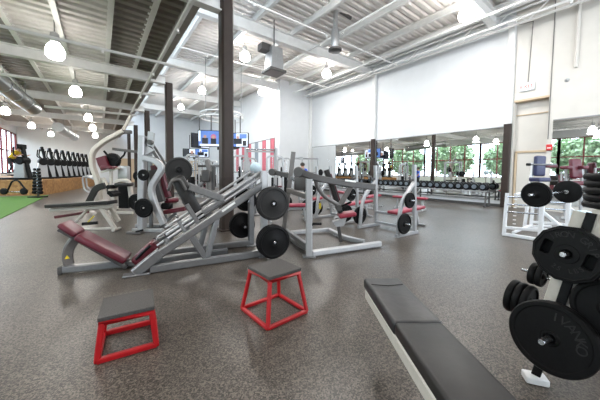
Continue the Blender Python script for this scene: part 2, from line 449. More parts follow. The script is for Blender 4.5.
# ------------------------------------------------------------------ outdoors beyond the left windows
struct('ground_outside', MB().box((-26, 14, -.3), (39, 70, .1), bev=0), 'grass')
def tree_mb(R, n):
    b = MB()
    for k in range(n):
        a = random.random()*2*PI; e = math.acos(2*random.random()-1); r = R*random.uniform(.55, 1)
        c = V((r*math.sin(e)*math.cos(a), r*math.sin(e)*math.sin(a), r*.95*math.cos(e)))
        for q in range(3):
            X = V((random.uniform(-1, 1), random.uniform(-1, 1), random.uniform(-1, 1))).normalized()
            Y = X.cross(V((random.uniform(-1, 1), random.uniform(-1, 1), 1))).normalized()
            s_ = random.uniform(.16, .34); o = c + V((random.uniform(-.2, .2), random.uniform(-.2, .2), random.uniform(-.2, .2)))
            b.bm.faces.new([b.bm.verts.new(o+X*s_), b.bm.verts.new(o+Y*s_*.6), b.bm.verts.new(o-X*s_), b.bm.verts.new(o-Y*s_*.6)])
    return b
trees = []
for i in range(2):
    t = Thing('broadleaf_tree', 'green leafy tree outside the red framed windows seen in mirror', 'tree', (0, 0, -.25), 0, 'trees beyond the windows')
    cr_ = t.part('crown', tree_mb(2.6, 900), 'leaf', local=True); cr_.location = (0, 0, 3.6)
    t.part('trunk', MB().lathe((0, 0, 0), (0, 0, 1), [(0, 0), (0, .3), (.5, .2), (3.5, .14), (3.6, 0)], 10), 'bark', local=True)
    trees.append(t.o)
spots = [(-13, y) for y in (-5, 2.2, 9.4, 16.6, 23.8, 31)] + [(-20.5, y) for y in (-1.5, 5.7, 12.9, 20.1, 27.3)]
for i, (x, y) in enumerate(spots):
    o = trees[i] if i < 2 else dup(trees[i % 2], (0, 0, 0), 0)
    o.location = (x, y, -.25); o.rotation_euler = (0, 0, i*1.3); s_ = .98+.12*((i*7) % 5)/5; o.scale = (s_, s_, s_)

# ================================================================== FOREGROUND
# ---- red plyometric boxes
def plyo(label, c, half, rz, h, top_half, group='red jump boxes'):
    t = Thing('jump_box', label, 'jump box', (c[0], c[1], 0), rz, group)
    b, tp, w = half-.018, top_half-.016, (.037 if h < .35 else .031)
    cb = [V((sx*b, sy*b, w/2)) for sx, sy in ((-1, -1), (1, -1), (1, 1), (-1, 1))]
    ct = [V((sx*tp, sy*tp, h-.045)) for sx, sy in ((-1, -1), (1, -1), (1, 1), (-1, 1))]
    for i in range(4):
        t.part('leg', MB().bar([cb[i], ct[i]], w, w, up=(1, 0, 0)), 'red', local=True)
        t.part('base_rail', MB().bar([cb[i], cb[(i+1) % 4]], w, w), 'red', local=True)
    t.part('top_frame', MB().bar(ct, w, .036, closed=True), 'red', local=True)
    t.part('step_pad', MB().box((0, 0, h-.012), (2*top_half+.012, 2*top_half+.012, .03), bev=.004), 'matt_top', local=True, label='dark grip-rubber step top')
    mb = MB()
    for sx, sy in ((-1, -1), (1, -1), (1, 1), (-1, 1)): mb.box((sx*top_half, sy*top_half, h-.028), (.026, .026, .03), bev=.003)
    return t
plyo('taller red steel jump box with black top, right of the low one', (1.29, 2.10), .236, math.radians(4), .425, .176)
plyo('low red steel jump box with black top at lower left', (.150, 2.375), .196, math.radians(-6), .308, .166)

# ---- flat bench in the foreground
zb = .50
a = fl(366, 281, zb); b = fl(445, 402, zb); c = fl(396, 279, zb); d_ = fl(517, 400, zb)
dirb = ((b-a).normalized() + (d_-c).normalized()).normalized(); nb = V((dirb.y, -dirb.x, 0))       # nb points to one side
mid = (a+c)/2
wb = abs((c-a).dot(nb)); far = mid + dirb*0.0; Lb = 1.32
if (c-a).dot(nb) < 0: nb = -nb
rzb = math.atan2(dirb.y, dirb.x)
t = Thing('exercise_bench', 'long flat black padded bench with pale frame, front right foreground', 'bench', (far.x+dirb.x*Lb/2, far.y+dirb.y*Lb/2, 0), rzb)
wb += .03; far = far + nb*.015 - V((dirb.x, dirb.y, 0))*.045
def B(u, v, z): return V((far.x, far.y, 0)) + V((dirb.x, dirb.y, 0))*u + V((nb.x, nb.y, 0))*v + V((0, 0, z))
seam = (fl(397, 333, zb)-a).dot(dirb)+.03
out = []
def slab_pad(u0, u1, w, z0, z1, bev, key, nm, rnd=0.0):
    b_ = MB()
    b_.box(B((u0+u1)/2, 0, (z0+z1)/2), (u1-u0, w, z1-z0), X=dirb, bev=bev, seg=4)
    return t.part(nm, b_, key)
sp = max(.4, min(.62, seam))
slab_pad(sp-.01, Lb, wb-.006, zb-.075, zb-.002, .018, 'vinyl', 'seat_pad')
hp = slab_pad(0, sp, wb+.006, zb-.08, zb+.002, .022, 'vinyl_cap', 'head_cover')
hp['label'] = 'slip-on leather cover over the head end'
t.part('stitching', MB().tube([B(.13, -wb/2+.02, zb+.002), B(.155, 0, zb+.003), B(.13, wb/2-.02, zb+.002)], .003, 6), 'black', parent=hp)
t.part('frame_beam', MB().bar([B(.03, 0, zb-.115), B(Lb-.02, 0, zb-.115)], wb*.96, .085), 'cream')
for u in (.98, Lb-.10):
    t.part('leg', MB().bar([B(u, 0, zb-.14), B(u, 0, .03)], .06, .06, up=dirb), 'cream')
    t.part('foot', MB().bar([B(u, -.12, .03), B(u, .2, .03)], .06, .06), 'cream')

# ---- plate tree, right foreground
FT = [V((2.19, .39, 0)), V((2.89, .17, 0)), V((2.71, -.39, 0)), V((2.01, -.17, 0))]
PC = V((2.45, 0, 0)); TZ = 1.10
TP = [PC + (p-PC)*.50 + V((0, 0, TZ)) for p in FT]
TP[0] = V((2.27, .20, TZ))
t = Thing('plate_tree', 'cream pyramid weight rack with dark corner legs at right edge', 'weight rack', PC)
for i in range(4):
    out_ = V((-.99, .13, 0)) if i == 0 else (FT[i]-PC).normalized()
    t.part('leg', MB().bar([FT[i]+V((0, 0, .03)), TP[i]], .044, .022, up=out_), 'black')
    t.part('leg_web', MB().bar([FT[i].lerp(TP[i], .36)-out_*.03, TP[i]-out_*.03-V((0, 0, .01))], .17, .035, up=out_), 'cream')
    o_ = (FT[i]-PC).normalized()
    t.part('foot', MB().box(FT[i]+V((0, 0, .022)), (.12, .08, .044), X=o_, bev=.006), 'white')
ctop = PC+V((0, 0, TZ))
for i in range(4):
    A, Bq = TP[i], TP[(i+1) % 4]; a_, b_ = FT[i], FT[(i+1) % 4]
    lo1 = A.lerp(a_+V((0, 0, 0)), .62); lo2 = Bq.lerp(b_, .62); n_ = (A-ctop+Bq-ctop).normalized()
    m1 = A.lerp(a_, .95); 
    q = [A-n_*.01, Bq-n_*.01, lo2.lerp(lo1, .08)-n_*.01, (A.lerp(a_, .30)).lerp(Bq.lerp(b_, .30), .5)-n_*.01, lo1.lerp(lo2, .08)-n_*.01]
    t.part('side_panel', MB().prism(q, -n_*.02), 'cream')
t.part('top_plate', MB().prism([p+V((0, 0, 0)) for p in TP], V((0, 0, .022))), 'cream')
SC = V((2.447, .065, 0))
t.part('post', MB().tube([SC+V((0, 0, TZ)), SC+V((0, 0, TZ+.34))], .025, 14), 'chrome')
T1 = V((-.99, .13, .10)).normalized(); L1 = V((.13, .99, .10)).normalized()
def legpt(z): return FT[0].lerp(TP[0], z/TZ)
# centres of the plates hung on the near corner leg
PL = facing(551, 337.5, f0*1.50); PU = facing(568, 254, f0*1.52)
for nm, P_, ext in (('lower', PL, .14), ('upper', PU, .085)):
    root = P_ - T1*((P_-legpt(P_.z)).dot(T1)); 
    t.part('peg', peg_mb(P_-T1*.16, P_+T1*ext, .017), 'chrome')
PS1 = facing(519, 298, f0*1.86); PS2 = facing(536, 274, f0*1.84)
for P_ in (PS1, PS2): t.part('peg', peg_mb(P_-L1*.2, P_+L1*.085, .012), 'chrome')
PR = facing(610, 310, f0*1.40)
t.part('peg', peg_mb(PR-T1*.12, PR+T1*.1, .017), 'chrome')

def frame_on(p, axis):
    z = V(axis).normalized(); x = V((0, 0, 1)).cross(z).normalized(); y = z.cross(x)
    R = M((x, y, z)).transposed().to_4x4(); R.translation = V(p); return R
def arc_text(mb, P_, axis, body, R, a0, size, step, flip=False, lift=0.0):
    fr = frame_on(P_, axis)
    for k, ch in enumerate(body):
        if ch == ' ': continue
        an = math.radians(a0 - step*k) if not flip else math.radians(a0 + step*k)
        loc = M.Translation((R*math.cos(an), R*math.sin(an), lift)) @ M.Rotation(an - (PI/2 if not flip else -PI/2), 4, 'Z')
        mb.text(ch, size, fr @ loc, .002)
# lower, large round plate
p1 = Thing('weight_plate', 'largest round black plate low on the rack leg, facing the camera', 'weight plate', PL)
RL = .205
p1.part('disc', MB().lathe(PL, T1, [(-.02, 0), (-.02, RL*.95), (-.012, RL), (.010, RL), (.02, RL*.965), (.02, RL*.86), (.013, RL*.83), (.013, RL*.22), (.02, RL*.19), (.02, .027), (-.0, .026), (0, 0)], 64), 'plate')
mb = MB(); arc_text(mb, PL, T1, 'IVANKO', RL*.62, 84, .066, 17, lift=.0135); p1.part('lettering', mb, 'plate_text')
p1.part('hub_ring', MB().lathe(PL, T1, [(.019, .027), (.023, .03), (.023, .04), (.019, .043)], 24), 'plate')
# upper, twelve sided grip plate with two hand holes
RU = .160
p2 = Thing('weight_plate', 'twelve sided black grip plate with two hand holes, upper peg', 'weight plate', PU)
fr = frame_on(PU, T1)
def rr(cx, cy, hw, hh, ang, n=6, r=.014):
    pts = []
    for qx, qy, s0 in ((1, 1, 0), (-1, 1, 90), (-1, -1, 180), (1, -1, 270)):
        for k in range(n):
            an = math.radians(s0+90*k/(n-1)); pts.append((qx*(hw-r)+r*math.cos(an), qy*(hh-r)+r*math.sin(an)))
    ca, sa = math.cos(ang), math.sin(ang)
    return [(cx+x*ca-y*sa, cy+x*sa+y*ca) for x, y in pts]
cu_ = bpy.data.curves.new('disc', 'CURVE'); cu_.dimensions = '2D'; cu_.fill_mode = 'BOTH'; cu_.extrude = .018; cu_.bevel_depth = .004
def spl(pts):
    s_ = cu_.splines.new('POLY'); s_.points.add(len(pts)-1); s_.use_cyclic_u = True
    for q, (x, y) in zip(s_.points, pts): q.co = (x, y, 0, 1)
spl([(RU*math.cos(math.radians(15+30*k)), RU*math.sin(math.radians(15+30*k))) for k in range(12)])
tilt = math.radians(-14)
for s in (-1, 1): spl(rr(s*RU*.60*math.cos(tilt), s*RU*.60*math.sin(tilt), .026, .046, tilt))
spl([(.027*math.cos(2*PI*k/24), .027*math.sin(2*PI*k/24)) for k in range(24)])
tmp = bpy.data.objects.new('tmp', cu_); COL.objects.link(tmp)
me = bpy.data.meshes.new_from_object(tmp.evaluated_get(bpy.context.evaluated_depsgraph_get()))
mb = MB(); mb.bm.from_mesh(me)
for v in mb.bm.verts: v.co = fr @ v.co
bpy.data.objects.remove(tmp); bpy.data.curves.remove(cu_); bpy.data.meshes.remove(me)
p2.part('disc', mb, 'plate')
p2.part('rim', MB().tube([fr @ V((RU*.93*math.cos(math.radians(15+30*k)), RU*.93*math.sin(math.radians(15+30*k)), .021)) for k in range(12)], .006, 8, closed=True), 'plate')
p2.part('hub_ring', MB().lathe(PU, T1, [(.019, .028), (.026, .030), (.026, .052), (.019, .057)], 28), 'plate')
mb = MB(); arc_text(mb, PU, T1, 'IRON GRIP', RU*.70, 128, .046, 14.5, lift=.0225)
arc_text(mb, PU, T1, '25 LBS', RU*.60, 238, .036, 15, flip=True, lift=.0225)
p2.part('lettering', mb, 'plate_text')
plate_thing(PU-T1*.047, T1, RU*.97, .045, 'black plate directly behind the twelve sided grip plate', None)
plate_thing(PL-T1*.05, T1, RL*.97, .045, 'black plate directly behind the largest round plate', None)
# small plates on the far side of the leg and the others of the rack
for k in range(3):
    plate_thing(PS1+L1*(-.055+.045*k), -L1, .118, .04, 'small black plate on the low back peg of the rack, %s counting from the leg' % ['first', 'middle', 'outermost'][k], 'small plates on the back pegs')
for k in range(2):
    plate_thing(PS2+L1*(-.03+.04*k), -L1, .078, .036, 'smallest black plate on the upper back peg, %s of the pair' % ['inner', 'outer'][k], 'small plates on the back pegs')
plate_thing(PR, T1, .160, .045, 'black plate cut by the right edge, beside the largest round plate', None)
for k in range(5):
    plate_thing(SC+V((0, 0, TZ+.022+.021+.042*k)), (0, 0, 1), .200-.005*(k % 2), .042,
                'black plate lying flat on the rack top, %s in the stack' % ['bottom', 'second from bottom', 'middle', 'second from top', 'topmost'][k], 'plates stacked flat on the rack top', 'black')

# ================================================================== LEG PRESS
aN = V((math.cos(math.radians(9)), -math.sin(math.radians(9)), 0)); nN = V((math.sin(math.radians(9)), math.cos(math.radians(9)), 0))
Pn = fl(137, 275)
def LP(px, py, b=0.0): return plane(px, py, Pn+nN*b, aN)
C0 = V((-.41, 4.43, 0)); aC = V((.96, -.28, 0)); nC = V((.28, .96, 0))
def CP(px, py): return plane(px, py, C0, aC)
GAP = .66
lp = Thing('leg_press', 'silver 45 degree leg press with maroon pads and loaded black plates', 'leg press', (Pn+aN*.8+nN*.33), 0)
def Z(p, z): return V((p.x, p.y, z))
lp.part('spine_tube', MB().bar([Z(C0, .06), Z(C0+aC*1.0, .06), Z(Pn+aN*1.2+nN*.33, .06)], .09, .09), 'silver')
lp.part('end_cap', MB().box(Z(C0-aC*.01, .055), (.05, .12, .11), X=aC, bev=.02, seg=2), 'grey_dk')
# head end post with a warning sticker
post = [CP(69, 264), CP(67, 256), CP(69, 247), CP(76, 238)]
o = lp.part('back_post', MB().bar(fillet(post, .08), .09, .11), 'grey_warm')
q = CP(69, 256)-nC*.05
lp.part('warning_sticker', MB().prism([q+V((-.025, 0, -.02)), q+V((.025, 0, -.02)), q+V((0, 0, .025))], -nC*.004), 'sticker', parent=o)
def incl_pad(p, q, w, th, key, nm, n=nC, bev=.03):
    d = q-p; upn = n.cross(d).normalized()
    if upn.z < 0: upn = -upn
    return lp.part(nm, MB().box((p+q)/2-upn*th/2, (d.length, w, th), X=d, up=upn, bev=bev, seg=4), key)
incl_pad(CP(65.5, 220.5), CP(82, 231.5), .30, .07, 'maroon', 'head_pad')
incl_pad(CP(82, 231.5), CP(130, 256), .32, .085, 'maroon', 'back_pad')
p, q = CP(62, 223), CP(128, 262)
lp.part('back_frame', MB().bar([p-V((0, 0, .06)), q-V((0, 0, .05))], .20, .05), 'grey_dk')
sp0, sp1 = CP(136, 262), CP(157, 243)
lp.part('seat_pad', MB().box((sp0+sp1)/2, ((sp1-sp0).length, .28, .16), X=(sp1-sp0), bev=.05, seg=4), 'maroon')
for s in (-1, 1):
    c_ = (sp0+sp1)/2 + nC*(s*.2)
    lp.part('hand_grip', MB().tube([c_-(sp1-sp0)*.35+V((0, 0, .06)), c_+(sp1-sp0)*.3+V((0, 0, .07))], .02, 10), 'black')
lp.part('seat_post', MB().bar([Z(sp1, .05)-aC*.1, sp1-V((0, 0, .08))], .07, .09), 'silver')
def side(b, s):
    """rail side: b = offset of the side from the near plane"""
    o = nN*b
    def P(px, py): return LP(px, py) + o
    lp.part('foot_bracket', MB().bar([P(135, 273), P(161, 252)], .10, .13), 'silver')
    lp.part('foot_plate', MB().box(Z(P(137, 275), .012), (.3, .13, .024), X=aN, bev=.008), 'silver')
    lp.part('main_rail', MB().bar([P(158, 255), P(264, 184)], .075, .105), 'silver')
    lp.part('base_tube', MB().bar([Z(P(150, 271), .055), Z(P(262, 255), .055)], .08, .10), 'silver')
    i_ = nN*(.08*s)
    lp.part('guide_rod', MB().tube([P(166, 236)+i_, P(262, 172)+i_], .020, 12), 'rod')
    lp.part('guide_rod', MB().tube([P(157, 247)+i_, P(262, 177.5)+i_], .016, 12), 'rod')
    lp.part('rod_clamp', MB().bar([P(166, 240)+i_, P(172, 250)+i_*.2], .07, .05), 'silver')
    lp.part('rod_clamp', MB().bar([P(179, 222)+i_, P(188, 236)+i_*.2], .05, .035), 'silver')
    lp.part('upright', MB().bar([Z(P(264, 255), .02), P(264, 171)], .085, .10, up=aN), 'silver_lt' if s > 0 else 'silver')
    lp.part('upright_foot', MB().box(Z(P(264, 255), .012), (.2, .16, .024), X=aN, bev=.006), 'silver')
    lp.part('brace', MB().bar([P(191, 236), P(205, 257)], .06, .08), 'silver')
    lp.part('brace', MB().bar([P(217, 217), P(207, 257)], .06, .08), 'silver')
    lp.part('name_stripe', MB().box(P(228, 206.5)-nN*.04*s, (.22, .004, .03), X=(P(240, 198)-P(220, 212)), bev=0), 'paper')
side(0, 1); side(GAP, -1)
for (px, py) in ((264, 176), (205, 257)):
    pA = LP(px, py); 
    if py > 250: pA.z = .05
    lp.part('cross_member', MB().bar([pA, pA+nN*GAP], .06, .08), 'silver')
# sled: foot plate, carriage frame, handle
e0, e1 = LP(182, 177, .08), LP(204, 217, .08); o_ = nN*(GAP-.16)
dF = (e1-e0); nF = nN.cross(dF).normalized()
if nF.x > 0: nF = -nF
lp.part('foot_platform', MB().box((e0+e1)/2+o_/2+nF*.055, (dF.length*1.06, GAP-.16, .17), X=dF, up=nF, bev=.03, seg=2), 'vinyl')
for s, bb in ((1, .06), (-1, GAP-.06)):
    o2 = nN*(bb)
    def P(px, py): return LP(px, py)+o2
    lp.part('sled_arm', MB().bar([P(190, 187), P(223, 199)], .075, .10), 'silver')
    lp.part('sled_arm', MB().bar([P(203, 213), P(224, 200)], .06, .07), 'silver')
    lp.part('sled_arm', MB().bar([P(187, 205), P(199, 224)], .06, .06), 'silver')
lp.part('sled_axle', MB().tube([LP(222, 199, -.02), LP(222, 199, GAP+.02)], .03, 12), 'silver')
hl = [LP(186, 190, .05), LP(180, 179, .05), LP(171, 181, .05), LP(169, 190, .05)]
hl = [V(h) for h in hl]; far_h = [h + nN*.35 for h in hl]
lp.part('handle_loop', MB().tube(fillet([hl[0], hl[1], hl[2], hl[3], hl[3]+nN*.1], .06), .022, 10), 'grey_dk')
# plates stored on horns of the frame
ax = -nN
upc = LP(271.5, 203, -.16); loc_ = LP(272.5, 241, -.16)
fu = LP(246, 200, GAP+.12); fo = LP(242, 225, GAP+.12)
for c_, s in ((upc, 1), (loc_, 1), (fu, -1), (fo, -1)):
    lp.part('plate_horn', peg_mb(c_+ax*(-.20*s), c_+ax*(.10*s), .024), 'chrome')
nm = ['innermost', 'middle', 'outermost']
for k in range(3):
    plate_thing(upc+ax*(.05*(k-1)+.02), ax, .252-(.02 if k == 0 else 0), .045, 'black plate on the upper near horn of the leg press, %s of three' % nm[k], 'plates on the leg press', 'plate_grey' if k == 2 else 'plate')
    plate_thing(loc_+ax*(.05*(k-1)+.02), ax, .252, .045, 'black plate on the lower near horn of the leg press, %s of three' % nm[k], 'plates on the leg press')
for k in range(2):
    plate_thing(fo+ax*(.05*(k-.5)), ax, .23, .045, 'black plate on the low far horn of the leg press, %s' % ['behind the other', 'nearer the camera'][k], 'plates on the leg press')
plate_thing(fu, ax, .20, .045, 'black plate on the upper far horn of the leg press', 'plates on the leg press')
sh = LP(179, 170, GAP+.15)
lp.part('sled_horn', peg_mb(sh+nN*-.28, sh+nN*.06, .02), 'black')
plate_thing(sh, ax, .205, .045, 'dark grey plate on the leg press sled, in front of red bench', 'plates on the leg press', 'plate_grey')

# ================================================================== LEVER MACHINE right of the leg press
B2 = fl(309, 257)
def Q(px, py, dd=0.0): return facing(px, py, B2, dd)
lm = Thing('lever_press_machine', 'grey lever press machine with two long arms right of leg press', 'lever machine', (B2+V((.7, .5, 0))).to_tuple())
lm.part('front_upright', MB().bar([Z(B2, .02), Q(309, 179)], .105, .105, up=r0), 'silver_lt')
lm.part('foot_plate', MB().box(Z(B2, .014), (.2, .15, .028), X=r0, bev=.006), 'silver')
lb = fl(283, 236); 
lm.part('rear_upright', MB().bar([Z(lb, .02), facing(287, 205, lb), facing(293.5, 152, lb)], .11, .09, up=r0), 'grey_warm')
lm.part('cross_tube', MB().bar([facing(288, 190, lb), facing(309, 197, B2, .05)], .07, .09), 'grey_warm')
lm.part('cross_tube', MB().bar([facing(286, 231, lb), Q(307, 246, .1)], .07, .10), 'silver')
hubN = Q(299.5, 172, -.02); hubF = facing(273, 172, lb, .35)
axh = V((-.75, -.65, 0))
# near lever arm
arm = [hubN, Q(316, 178, .05), Q(345, 183.5, .25), Q(374, 187, .45)]
oa = lm.part('lever_arm', MB().bar(fillet(arm, .2), .085, .105), 'grey_dk')
lm.part('pivot_hub', MB().lathe(hubN-axh*.09, axh, [(0, 0), (0, .075), (.16, .08), (.18, .07), (.18, 0)], 20), 'grey_dk', parent=oa)
pA = Q(350, 183, .22); 
lm.part('maker_plate', MB().box(pA+V((0, 0, .035))-f0*.05, (.2, .004, .03), X=(arm[3]-arm[2]), bev=0), 'paper', parent=oa)
ob = lm.part('lever_arm', MB().bar([hubF, facing(290, 176, lb, .3)], .085, .10), 'grey_dk')
lm.part('pivot_hub', MB().lathe(hubF-axh*.09, axh, [(0, 0), (0, .075), (.16, .08), (.18, .07), (.18, 0)], 20), 'grey_dk', parent=ob)
lm.part('pivot_bearing', MB().lathe(facing(292.5, 178, lb, -.09), axh, [(0, 0), (0, .04), (.03, .045), (.05, .03), (.05, 0)], 16), 'silver')
lm.part('link_arm', MB().tube(fillet([Q(315, 177, .1), Q(318, 189, .12), Q(325, 197, .2), Q(340, 206, .3)], .1), .035, 12), 'grey_warm')
lm.part('link_arm', MB().bar([Q(351, 186, .3), Q(339, 207, .3)], .06, .08), 'grey_warm')
lm.part('pivot_block', MB().lathe(Q(339, 208, .22), f0, [(0, 0), (0, .05), (.14, .05), (.14, 0)], 14), 'grey_dk')
lm.part('hand_grip', MB().tube([Q(340, 207, .28), Q(351, 202, .1)], .018, 10), 'black')
lm.part('back_pad', MB().bar([Q(326, 170, .55), Q(331, 184, .55), Q(337, 203, .55), Q(340, 212, .55)], .22, .08, up=r0), 'vinyl')
lm.part('back_pad_edge', MB().bar([Q(330, 174, .62), Q(335, 188, .62), Q(341, 206, .62)], .20, .03, up=r0), 'maroon')
s0, s1 = Q(338, 215.5, .5), Q(355, 213, .5)
lm.part('seat_pad', MB().box((s0+s1)/2, ((s1-s0).length, .3, .075), X=s1-s0, bev=.03, seg=3), 'red_vinyl')
lm.part('seat_shroud', MB().prism([Q(333, 222, .4), Q(347, 217, .4), Q(344, 226, .4), Q(336, 227, .4)], f0*.12), 'silver_lt')
sf = fl(341, 243)
lm.part('seat_post', MB().bar([facing(337, 218, sf), facing(341, 242, sf)], .06, .06, up=r0), 'grey_dk')
bx = fl(380, 247)
lm.part('base_tube', MB().bar([Z(Q(312, 254), .06), Z(bx, .06)], .09, .09), 'silver_lt')
lm.part('base_tube', MB().bar(fillet([Z(fl(364, 245), .06), Z(fl(345, 241), .06), Z(fl(329, 232.5), .06)], .2), .08, .08), 'silver_lt')
lm.part('base_tube', MB().bar([Z(fl(329, 232.5), .06), Z(fl(297, 235), .06), Z(fl(288, 236), .06)], .08, .08), 'silver_lt')
lm.part('base_tube', MB().bar(fillet([Z(fl(288, 238), .06), Z(fl(296, 246), .06), Z(fl(310, 253), .06)], .3), .08, .08), 'silver')
lm.part('plate_horn', peg_mb(Q(312, 224), Q(320, 224, -.02)+V((.03, 0, 0)), .02), 'black')
lm.part('horn_collar', MB().lathe(Q(311, 224), r0, [(0, 0), (0, .045), (.025, .045), (.025, 0)], 14), 'black')
lm.part('shin_pad', MB().box(Q(300, 183, .9), (.22, .1, .28), X=r0, bev=.03, seg=2), 'grey_dk')
lm.part('strut', MB().bar([Q(324, 199, .5), Q(314, 218, .5)], .05, .05), 'silver_lt')
lm.part('caution_label', MB().box(Q(320, 206, .46), (.035, .01, .10), X=r0, up=Q(324, 199, .5)-Q(314, 218, .5), bev=0), 'sticker')

# ================================================================== OLYMPIC BENCHES (middle right)
def olympic_bench(label, loc, rz, group='olympic benches'):
    """local frame: x = along the pad away from the uprights, y = across; near upright at y=-.52"""
    t = Thing('olympic_bench', label, 'weight bench', loc, rz, group)
    for s in (-1, 1):
        y = .52*s
        t.part('upright', MB().bar([(.14, y, .03), (.05, y, 1.50)], .075, .08, up=(1, 0, 0)), 'silver_lt', local=True)
        t.part('front_strut', MB().bar(fillet([(.06, y, 1.12), (-.34, y, .74), (-.42, y, .40), (-.44, y, .03)], .15), .07, .07, up=(0, 1, 0)), 'silver_lt', local=True)
        t.part('base_tube', MB().bar([(-.5, y, .035), (.24, y, .035)], .07, .07), 'silver_lt', local=True)
        t.part('bar_hook', MB().bar(fillet([(.03, y, 1.18), (-.07, y, 1.16), (-.11, y, 1.24)], .03), .05, .03, up=(0, 1, 0)), 'grey_dk', local=True)
        for (x, z) in ((-.20, .76), (-.36, .29)):
            t.part('plate_horn', peg_mb((x, y, z), (x, y+.22*s, z), .022), 'chrome', local=True)
    for z, x in ((.10, .12), (.36, .10)):
        t.part('cross_tube', MB().bar([(x, -.52, z), (x, .52, z)], .06, .06), 'silver_lt', local=True)
    t.part('bench_pad', MB().box((.62, 0, .435), (1.15, .29, .075), X=(1, 0, .06), bev=.03, seg=3), 'red_vinyl', local=True)
    t.part('pad_beam', MB().bar([(.10, 0, .35), (1.15, 0, .37)], .06, .06), 'silver_lt', local=True)
    t.part('leg', MB().bar([(1.0, 0, .35), (1.1, 0, .03)], .06, .06, up=(0, 1, 0)), 'silver_lt', local=True)
    t.part('foot', MB().bar([(1.1, -.2, .03), (1.1, .2, .03)], .06, .05), 'silver_lt', local=True)
    return t
ob_loc = V((5.32, 3.58, 0)); ob_rz = math.radians(-3)
ob1 = olympic_bench('silver olympic bench with red pad and two plates, nearest the mirror corner', ob_loc, ob_rz)
obs = [ob1.o]
for lab, dx, dy in (('silver olympic bench with red pad partly behind the lever machine', .02, 1.62),
                    ('silver olympic bench farther back along the mirrored wall', .1, 3.3)):
    obs.append(dup(ob1.o, ob_loc+V((dx, dy, 0)), ob_rz, lab))
def bench_plate(o, x, y, z, R, lab):
    w = M.Translation(o.location) @ M.Rotation(o.rotation_euler.z, 4, 'Z')
    ax = (w.to_3x3() @ V((0, -1 if y < 0 else 1, 0)))
    plate_thing(w @ V((x, y, z)), ax, R, .05, lab, 'plates on the olympic benches', n=28)
for o, nm_ in zip(obs, ('the nearest olympic bench', 'the olympic bench behind the lever machine', 'the farthest olympic bench')):
    bench_plate(o, -.20, -.61, .76, .165, 'black plate on the upper near horn of '+nm_)
    bench_plate(o, -.36, -.61, .29, .215, 'black plate on the lower near horn of '+nm_)
    bench_plate(o, -.36, .61, .29, .215, 'black plate on the lower far horn of '+nm_)

# flat red benches and stands farther back
def red_bench(label, loc, rz, grp='flat red benches'):
    t = Thing('flat_bench', label, 'bench', loc, rz, grp)
    t.part('pad', MB().box((0, 0, .44), (1.2, .3, .08), bev=.03, seg=3), 'red_vinyl', local=True)
    t.part('beam', MB().bar([(-.5, 0, .37), (.5, 0, .37)], .06, .06), 'silver_lt', local=True)
    for s in (-1, 1):
        t.part('leg', MB().bar([(.42*s, 0, .37), (.48*s, 0, .05)], .06, .06, up=(0, 1, 0)), 'silver_lt', local=True)
        t.part('foot', MB().bar([(.48*s, -.24, .03), (.48*s, .24, .03)], .06, .06), 'silver_lt', local=True)
    return t
rb = red_bench('flat red bench near the dumbbell rack, right of the olympic bench', (8.95, 5.25, 0), math.radians(100))
dup(rb.o, (8.2, 6.35, 0), math.radians(15), 'flat red bench between the olympic benches and dumbbells')
dup(rb.o, (8.6, 8.2, 0), math.radians(70), 'flat red bench near the middle of the dumbbell rack')
dup(rb.o, (3.95, 5.75, 0), math.radians(-25), 'flat red bench seen under the tubes of the lever machine')

# ================================================================== WHITE PRESS RACK with loaded bar (right)
w0 = fl(504, 236); w1 = fl(540, 242)
xs0, ya, yb_ = 6.9, 1.86, 1.27; xs1 = 8.25
t = Thing('press_rack', 'white bench press rack with a loaded barbell by the door', 'press rack', (7.5, 1.5, 0))
for x, ya, yb_ in ((xs0, 1.86, 1.27), (xs1, 1.70, 1.08)):
    t.part('rear_post', MB().bar([(x, ya, .02), (x+.02, ya-.02, .92)], .06, .07, up=(1, 0, 0)), 'white')
    t.part('front_post', MB().bar([(x, yb_, .02), (x, yb_, 1.02)], .075, .085, up=(1, 0, 0)), 'white')
    t.part('base_rail', MB().bar([(x, ya+.02, .035), (x, yb_-.04, .035)], .07, .07), 'white')
    t.part('side_rail', MB().bar([(x, ya, .18), (x, yb_, .22)], .05, .06), 'white')
    for z in (.52, .68, .84):
        t.part('ladder_rung', MB().tube([(x, ya, z), (x, yb_, z+.02)], .018, 8), 'chrome')
    t.part('bar_cradle', MB().bar(fillet([(x, yb_, .95), (x, yb_-.09, .95), (x, yb_-.12, 1.03)], .03), .05, .03, up=(1, 0, 0)), 'grey_dk')
    t.part('diagonal_brace', MB().bar([(x+.02, yb_, .60), (x+.02, yb_-.6, .04)], .06, .06, up=(1, 0, 0)), 'white')
for z, y in ((.10, ya), (.10, yb_), (.9, ya)):
    t.part('cross_rail', MB().bar([(xs0, y, z), (xs1, y, z)], .05, .05), 'white')
mb = MB()
for k in range(9): mb.box((xs0-.045, ya-.02, .12+.085*k), (.03, .05, .02), bev=.004)
t.part('hook_ladder', mb, 'white')
# barbell
bA = V((6.25, 1.24, .96)); bB = V((7.6, 1.025, .975)); bd = (bB-bA).normalized()
bar = Thing('barbell', 'chrome barbell lying across the white press rack', 'barbell', (bA+bB)/2)
bar.part('shaft', MB().tube([bA, bB], .016, 10), 'chrome')
for s, p_ in ((-1, bA), (1, bB)):
    bar.part('sleeve', MB().lathe(p_-bd*(s*.06), bd*s, [(0, 0), (0, .038), (.03, .038), (.03, .026), (.30, .026), (.31, .02), (.31, 0)], 16), 'chrome')
for s, p_, lab in ((-1, bA, 'near left'), (1, bB, 'far right')):
    plate_thing(p_, bd*s, .228, .05, 'big black plate on the %s end of the racked barbell' % lab, 'plates on the racked barbell', n=36)
